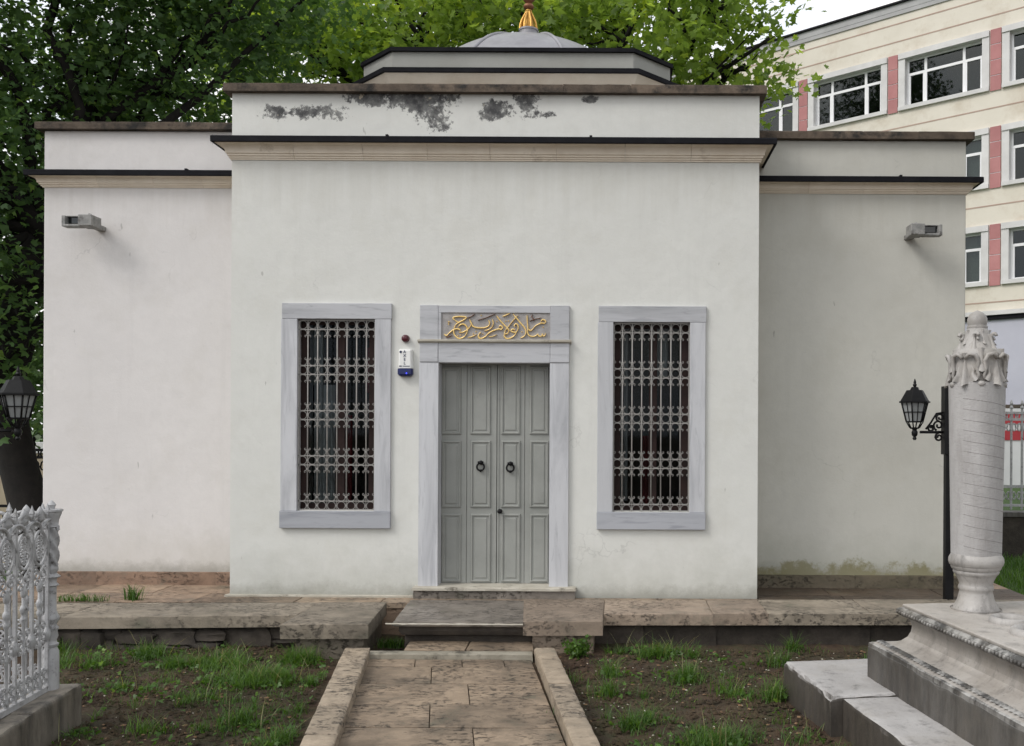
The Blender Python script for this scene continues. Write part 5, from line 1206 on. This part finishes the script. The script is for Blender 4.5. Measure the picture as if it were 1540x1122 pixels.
# dark tree at the left, its trunk beside the wing
cl = [(-8.2, 11.4, 5.6, 1.5, 1.2), (-7.4, 12.2, 6.9, 1.7, 1.3), (-5.9, 12.6, 6.9, 1.5, 1.0), (-8.8, 11.0, 3.9, 1.3, 1.1), (-7.4, 12.4, 4.3, 1.0, 1.0), (-7.3, 13.0, 2.9, .9, .8), (-8.6, 12.8, 2.7, 1.2, .9), (-7.3, 10.5, 3.4, .75, .8), (-7.6, 10.3, 4.9, .9, .9), (-7.2, 10.6, 2.3, .5, .5), (-6.9, 12.4, 5.4, .8, .8), (-9.6, 10.6, 6.6, 1.6, 1.3), (-6.4, 11.4, 8.3, 1.9, 1.1), (-8.8, 10.6, 8.6, 2.0, 1.3), (-5.0, 12.4, 7.8, 1.4, .8), (-7.2, 9.8, 9.3, 2.2, 1.0), (-9.8, 9.2, 9.0, 2.2, 1.2)]
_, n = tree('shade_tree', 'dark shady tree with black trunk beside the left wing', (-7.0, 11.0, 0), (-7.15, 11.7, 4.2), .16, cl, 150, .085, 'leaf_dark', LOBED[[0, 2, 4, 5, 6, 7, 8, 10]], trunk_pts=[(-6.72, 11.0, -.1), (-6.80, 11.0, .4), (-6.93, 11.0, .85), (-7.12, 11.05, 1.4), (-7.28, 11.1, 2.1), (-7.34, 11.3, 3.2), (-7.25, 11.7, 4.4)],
    limbs=[((-7.15, 11.6, 4.2), (-4.2, 12.4, 7.6), .1, .02), ((-7.15, 11.6, 4.2), (-9.4, 10.6, 8.0), .12, .03), ((-7.1, 11.4, 3.4), (-6.4, 12.6, 8.4), .1, .02)]); cnt += n
# unseen tree, added out of view on the right to shade the right wing
cl = [(7.0, 5.2, 7.6, 2.0, 1.5), (9.2, 6.5, 7.2, 2.2, 1.7), (6.6, 3.0, 8.8, 2.2, 1.5), (8.6, 3.4, 9.2, 2.4, 1.6), (8.4, 8.0, 8.6, 2.0, 1.5), (7.8, 1.2, 7.6, 2.2, 1.6), (9.6, 4.6, 5.2, 1.8, 1.3), (5.4, 4.2, 9.8, 1.8, 1.0)]
_, n = tree('added_tree', 'unseen tree added to the right of the tomb to shade the right wing', (8.6, 4.6, 0), (8.4, 4.6, 4.2), .26, cl, 34, .2, 'leaf_back', DIAM, spread=.7); cnt += n
# trees further back that close the view
far = [('leafy tree filling the gap behind the left wing', (-12, 22, 0), [(-12.5, 21, 6, 2.8, 2.4), (-10, 21.5, 8.6, 2.6, 2.0), (-14, 22, 9.2, 3, 2.4), (-11.5, 22, 3.4, 2.4, 1.4), (-8.4, 22, 6.6, 2.0, 1.6), (-12.5, 17.5, 2.9, 1.8, 1.5), (-10.2, 17.5, 2.6, 1.4, 1.2), (-9.4, 18.5, 4.4, 1.5, 1.3), (-12.8, 18.5, 5.2, 1.9, 1.5)])]
for lb_t, b_, c_ in far:
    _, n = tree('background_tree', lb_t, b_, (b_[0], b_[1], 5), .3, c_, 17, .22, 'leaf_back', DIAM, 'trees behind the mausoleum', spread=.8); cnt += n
_, n = tree('background_tree', 'tall tree added far behind the dome to be reflected in the school panes', (-3.0, 31, 0), (-3.0, 31, 9), .35, [(-4, 31, 17.5, 2.6, 1.8), (-.5, 31, 18.6, 2.6, 2.0), (-2.4, 31, 21, 2.8, 2.0), (2.2, 31.5, 18.4, 2.0, 1.6), (-6.8, 31, 19.6, 2.4, 1.8)], 17, .24, 'leaf_back', DIAM, 'trees behind the mausoleum', spread=.8); cnt += n  # added for its reflection in the school panes; crown is out of view
print('leaves', cnt)

# ------------------------------------------------------------------ grass and litter
def blades(P, h, wd, lean, mat, name, label, cat=None, parent=None):
    n = len(P); a = rng.uniform(0, 2 * np.pi, n); hh = h * rng.uniform(.45, 1.2, n); ln = lean * rng.uniform(.2, 1.3, n) * hh; ww = wd * rng.uniform(.6, 1.3, n)
    d = np.stack([np.cos(a), np.sin(a), np.zeros(n)], 1); s = np.stack([-np.sin(a), np.cos(a), np.zeros(n)], 1) * ww[:, None]; z = np.array((0, 0, 1.0))
    V = np.empty((n, 7, 3))
    for i, (f, g) in enumerate(((0, 0), (.45, .22), (.8, .62))):
        c = P + d * (ln * g)[:, None] + z * (hh * f * (1 - .12 * g))[:, None]; wf = (1, .8, .5)[i]
        V[:, 2 * i] = c - s * wf; V[:, 2 * i + 1] = c + s * wf
    V[:, 6] = P + d * ln[:, None] + z * (hh * .93)[:, None]
    tri = np.array([(0, 1, 3), (0, 3, 2), (2, 3, 5), (2, 5, 4), (4, 5, 6)])
    me = bpy.data.meshes.new(name); o0 = P.mean(0); o0[2] = 0
    VV = V.reshape(-1, 3) - o0; idx = (np.arange(n)[:, None, None] * 7 + tri[None]).reshape(-1); m = len(idx) // 3
    me.vertices.add(len(VV)); me.vertices.foreach_set('co', VV.astype(np.float32).ravel()); me.loops.add(m * 3); me.loops.foreach_set('vertex_index', idx.astype(np.int32))
    me.polygons.add(m); me.polygons.foreach_set('loop_start', np.arange(0, m * 3, 3, dtype=np.int32)); me.polygons.foreach_set('loop_total', np.full(m, 3, dtype=np.int32))
    me.materials.append(M[mat]); me.update(calc_edges=True)
    o = bpy.data.objects.new(name, me); sc.collection.objects.link(o); place(o, o0, parent)
    return o
def clump(px, py, rx, ry, n, z=-.02):
    c = G(px, py, 0); r = rng.normal(size=(n, 2)) * .5
    return np.stack([c.x + r[:, 0] * rx, c.y + r[:, 1] * ry, np.full(n, z)], 1)
def okbed(P):
    x, y = P[:, 0], P[:, 1]; pc_ = -1.27 - .188 * (y - 6.2)
    keep = (np.abs(x - pc_) > .76) & (y < 7.9)
    keep &= ~((x > -2.72) & (x < -1.9) & (y > 7.45)) & ~((x > -.8) & (x < -.1) & (y > 7.62))
    rel = (x - S0.x) * TN.x + (y - S0.y) * TN.y; keep &= ~((rel > -.02) & (y < S0.y + (x - S0.x) * .15 + .02))
    relf = (x - fk0.x) * FN.x + (y - fk0.y) * FN.y; keep &= ~((relf > -.02) & (y < fk0.y + .3))
    return P[keep]
def patches(lst, extra, xr, yr, seed):
    """measured tufts, each broken into several uneven smaller ones, plus stray small ones"""
    r_ = random.Random(seed); out = []
    for px, py, rx, ry, n in lst:
        m = max(1, n // 70); c = G(px, py, 0)
        for q in range(m):
            f = r_.uniform(.6, 2.4); out.append((c.x + r_.gauss(0, .55) * rx, c.y + r_.gauss(0, .55) * ry, r_.uniform(.02, .06), int(n / m * f * .62), r_.uniform(.45, 1.25)))
    for q in range(extra): out.append((r_.uniform(*xr), r_.uniform(*yr), r_.uniform(.01, .05), r_.randint(5, 40), r_.uniform(.3, .8)))
    return out
TL = [(225, 985, .2, .14, 600), (310, 1000, .26, .14, 1500), (385, 1025, .26, .14, 1900), (455, 995, .14, .14, 1200), (110, 985, .2, .15, 200), (340, 967, .14, .1, 420), (300, 1055, .3, .15, 300), (380, 1088, .16, .14, 360), (420, 1112, .16, .12, 380), (190, 1040, .2, .12, 200), (150, 1000, .2, .12, 280), (240, 1100, .3, .15, 250), (130, 965, .2, .1, 180), (100, 1108, .1, .1, 200), (60, 1105, .1, .1, 150), (360, 950, .12, .05, 160)]
TR = [(1000, 985, .2, .16, 900), (1022, 1020, .1, .1, 420), (980, 965, .14, .08, 300), (1075, 1118, .2, .14, 1000), (955, 1090, .12, .08, 350), (920, 1045, .08, .06, 160), (925, 1015, .1, .05, 200), (1105, 1045, .08, .06, 220), (1168, 1050, .09, .07, 280), (1195, 975, .1, .06, 240), (1262, 955, .1, .05, 260), (1125, 957, .07, .04, 120), (935, 982, .1, .05, 120), (1150, 1000, .1, .08, 70), (1215, 1110, .1, .08, 90), (1280, 970, .1, .05, 120), (1340, 950, .1, .05, 100), (1040, 960, .1, .05, 90)]
def bed(name, lst, label, xr, yr, sparse):
    pt = patches(lst, 90, xr, yr, 5 + len(lst)); P = []; H = []
    for x, y, r, n, hf in pt:
        q = rng.normal(size=(n, 2)); P.append(np.stack([x + q[:, 0] * r, y + q[:, 1] * r, np.full(n, -.02)], 1)); H.append(np.full(n, hf))
    P = np.concatenate(P); H = np.concatenate(H); kp = okbed(np.concatenate([P, H[:, None]], 1)); o = blades(kp[:, :3], .135 * kp[:, 3], .0022, 1.15, 'grass', name, label); stuff(o, label, 'grass')
    r = rng.uniform(size=(sparse, 2)); Q = np.stack([xr[0] + (xr[1] - xr[0]) * r[:, 0], yr[0] + (yr[1] - yr[0]) * r[:, 1], np.full(sparse, -.02)], 1)
    w_ = np.array([noise.noise(Vector((p[0] * 1.3, p[1] * 1.3, 3))) + .6 * noise.noise(Vector((p[0] * 5, p[1] * 5, 8))) for p in Q]); Q = Q[w_ > .12]
    o = blades(okbed(Q), .045, .0026, 1.2, 'grass', 'ground_cover', ''); stuff(o, label.replace('long green grass', 'sparse short green ground cover'), 'grass')
    D = okbed(np.concatenate([clump(*t[:4], max(4, t[4] // 45)) for t in lst])); o = blades(D, .2, .0026, .9, 'grass_dry', 'dry_grass', ''); stuff(o, label.replace('long green grass', 'bent pale dry stalks'), 'grass')
bed('grass', TL, 'long green grass in the left garden bed', (-4.4, -1.5), (4.8, 7.9), 5000)
bed('grass', TR, 'long green grass in the right garden bed', (-.4, 2.6), (4.8, 7.95), 3500)
def scatter(name, label, n, xr, yr, mat, s0, s1, flat, filt=True):
    r = rng.uniform(size=(n, 2)); P = np.stack([xr[0] + (xr[1] - xr[0]) * r[:, 0], yr[0] + (yr[1] - yr[0]) * r[:, 1], np.zeros(n)], 1)
    if filt: P = okbed(P)
    mb = MB()
    for p in P:
        s = random.uniform(s0, s1); a = random.random() * 6.28; ca, sa = math.cos(a) * s, math.sin(a) * s; h = s * flat; z = p[2] - .004 + .03 * noise.noise(Vector((p[0] * 1.7, p[1] * 1.7, 1))) * .7
        mb.add([(p[0] - ca, p[1] - sa, z), (p[0] + sa * .7, p[1] - ca * .7, z + h * .3), (p[0] + ca, p[1] + sa, z + h * .2), (p[0] - sa * .7, p[1] + ca * .7, z), (p[0], p[1], z + h)], [(0, 1, 4), (1, 2, 4), (2, 3, 4), (3, 0, 4)])
    o = obj(name, mb, mat, fix=False); stuff(o, label, 'litter'); return o
scatter('soil_clods', 'small dark clods of soil scattered over the beds', 11000, (-4.2, 2.6), (4.8, 7.95), 'soil', .008, .026, .8)
scatter('pale_crumbs', 'pale crumbs and petals scattered on the soil', 420, (-.4, 2.6), (4.8, 7.95), 'crumb', .005, .013, .5)
scatter('pale_crumbs', 'few pale crumbs on the soil of the left bed', 160, (-4.2, -1.5), (4.8, 7.9), 'crumb', .004, .012, .5)
scatter('dry_leaves', 'dry brown leaf litter on the garden soil', 700, (-4.2, 2.6), (4.8, 7.95), 'litter', .010, .026, .35)
# distinct plants
def weed(name, loc, n, h, label, mat='grass', size=.05):
    t = thing(name, label, 'plant', loc); P = []
    st = MB()
    for i in range(n):
        a = random.random() * 6.28; r = random.uniform(.2, 1) * h; e = Vector(loc) + Vector((math.cos(a) * r * .8, math.sin(a) * r * .6, h * random.uniform(.3, 1)))
        st.tube([loc, Vector(loc).lerp(e, .5) + Vector((0, 0, .02)), e], [.003, .0025, .0015], 4)
        for q in range(9): P.append(Vector(loc).lerp(e, random.uniform(.4, 1)) + Vector(rng.normal(size=3) * .018))
    obj('stems', st, mat, t, fix=False); V, k1, k2 = leaves(np.array(P), size, LOBED * .6); crown_mesh('leaves', V, k1, k2, mat, t, loc)
w1 = G(868, 989, 0); weed('weed', (w1.x, w1.y, -.01), 30, .19, 'bushy green weed at the foot of the right pier')
def tuft(px, py, z, rx, n, h, label):
    c = G(px, py, z); r = rng.normal(size=(n, 2)) * .5; P = np.stack([c.x + r[:, 0] * rx, c.y + r[:, 1] * .05, np.full(n, z)], 1)
    o = blades(P, h, .004, .8, 'grass', 'grass_tuft', label); o['kind'] = 'stuff'; tag(o, label, 'grass tuft', 'grass tufts on the terrace' if 'thin' in label else None)
tuft(200, 902, ZT, .07, 90, .14, 'dense tuft of grass rising behind the wall cap beside the left wing')
for i_, (px_, n_) in enumerate(((98, 40), (118, 50), (142, 60))): tuft(px_, 904, ZT, .1, n_, .07, 'thin grass along the back of the wall cap near the railing post')
tuft(590, 974, .0, .12, 160, .09, 'small patch of grass between the left pier and the step')
P = np.stack([rng.uniform(4.05, 8, 9000), rng.uniform(9.3, 13.6, 9000), np.full(9000, -.01)], 1)
stuff(blades(P, .13, .006, .7, 'grass', 'lawn_grass', ''), 'green lawn beyond the right wing', 'grass')

def clover(name, label, lst, xr, yr, n0):
    P = []
    for px, py, rx, ry, n in lst:
        c = G(px, py, 0); q = rng.normal(size=(n // 9, 2)); P.append(np.stack([c.x + q[:, 0] * rx * .8, c.y + q[:, 1] * ry * .8, rng.uniform(.0, .035, n // 9)], 1))
    r = rng.uniform(size=(n0, 2)); Q = np.stack([xr[0] + (xr[1] - xr[0]) * r[:, 0], yr[0] + (yr[1] - yr[0]) * r[:, 1], rng.uniform(.0, .02, n0)], 1)
    w_ = np.array([noise.noise(Vector((p[0] * 1.6, p[1] * 1.6, 9))) for p in Q]); P.append(Q[w_ > .1])
    P = okbed(np.concatenate(P)); V, a, k = leaves(P, .032, LOBED[[0, 2, 4, 5, 6, 7, 8, 10]], droop=0)
    o0 = P.mean(0); o0[2] = 0; o = crown_mesh(name, V, a, k, 'grass', None, o0); stuff(o, label, 'weeds')
clover('low_weeds', 'low broad-leaved weeds among the grass of the left bed', TL, (-4.4, -1.5), (4.8, 7.9), 1100)
clover('low_weeds', 'low broad-leaved weeds among the grass of the right bed', TR, (-.4, 2.6), (4.8, 7.95), 700)
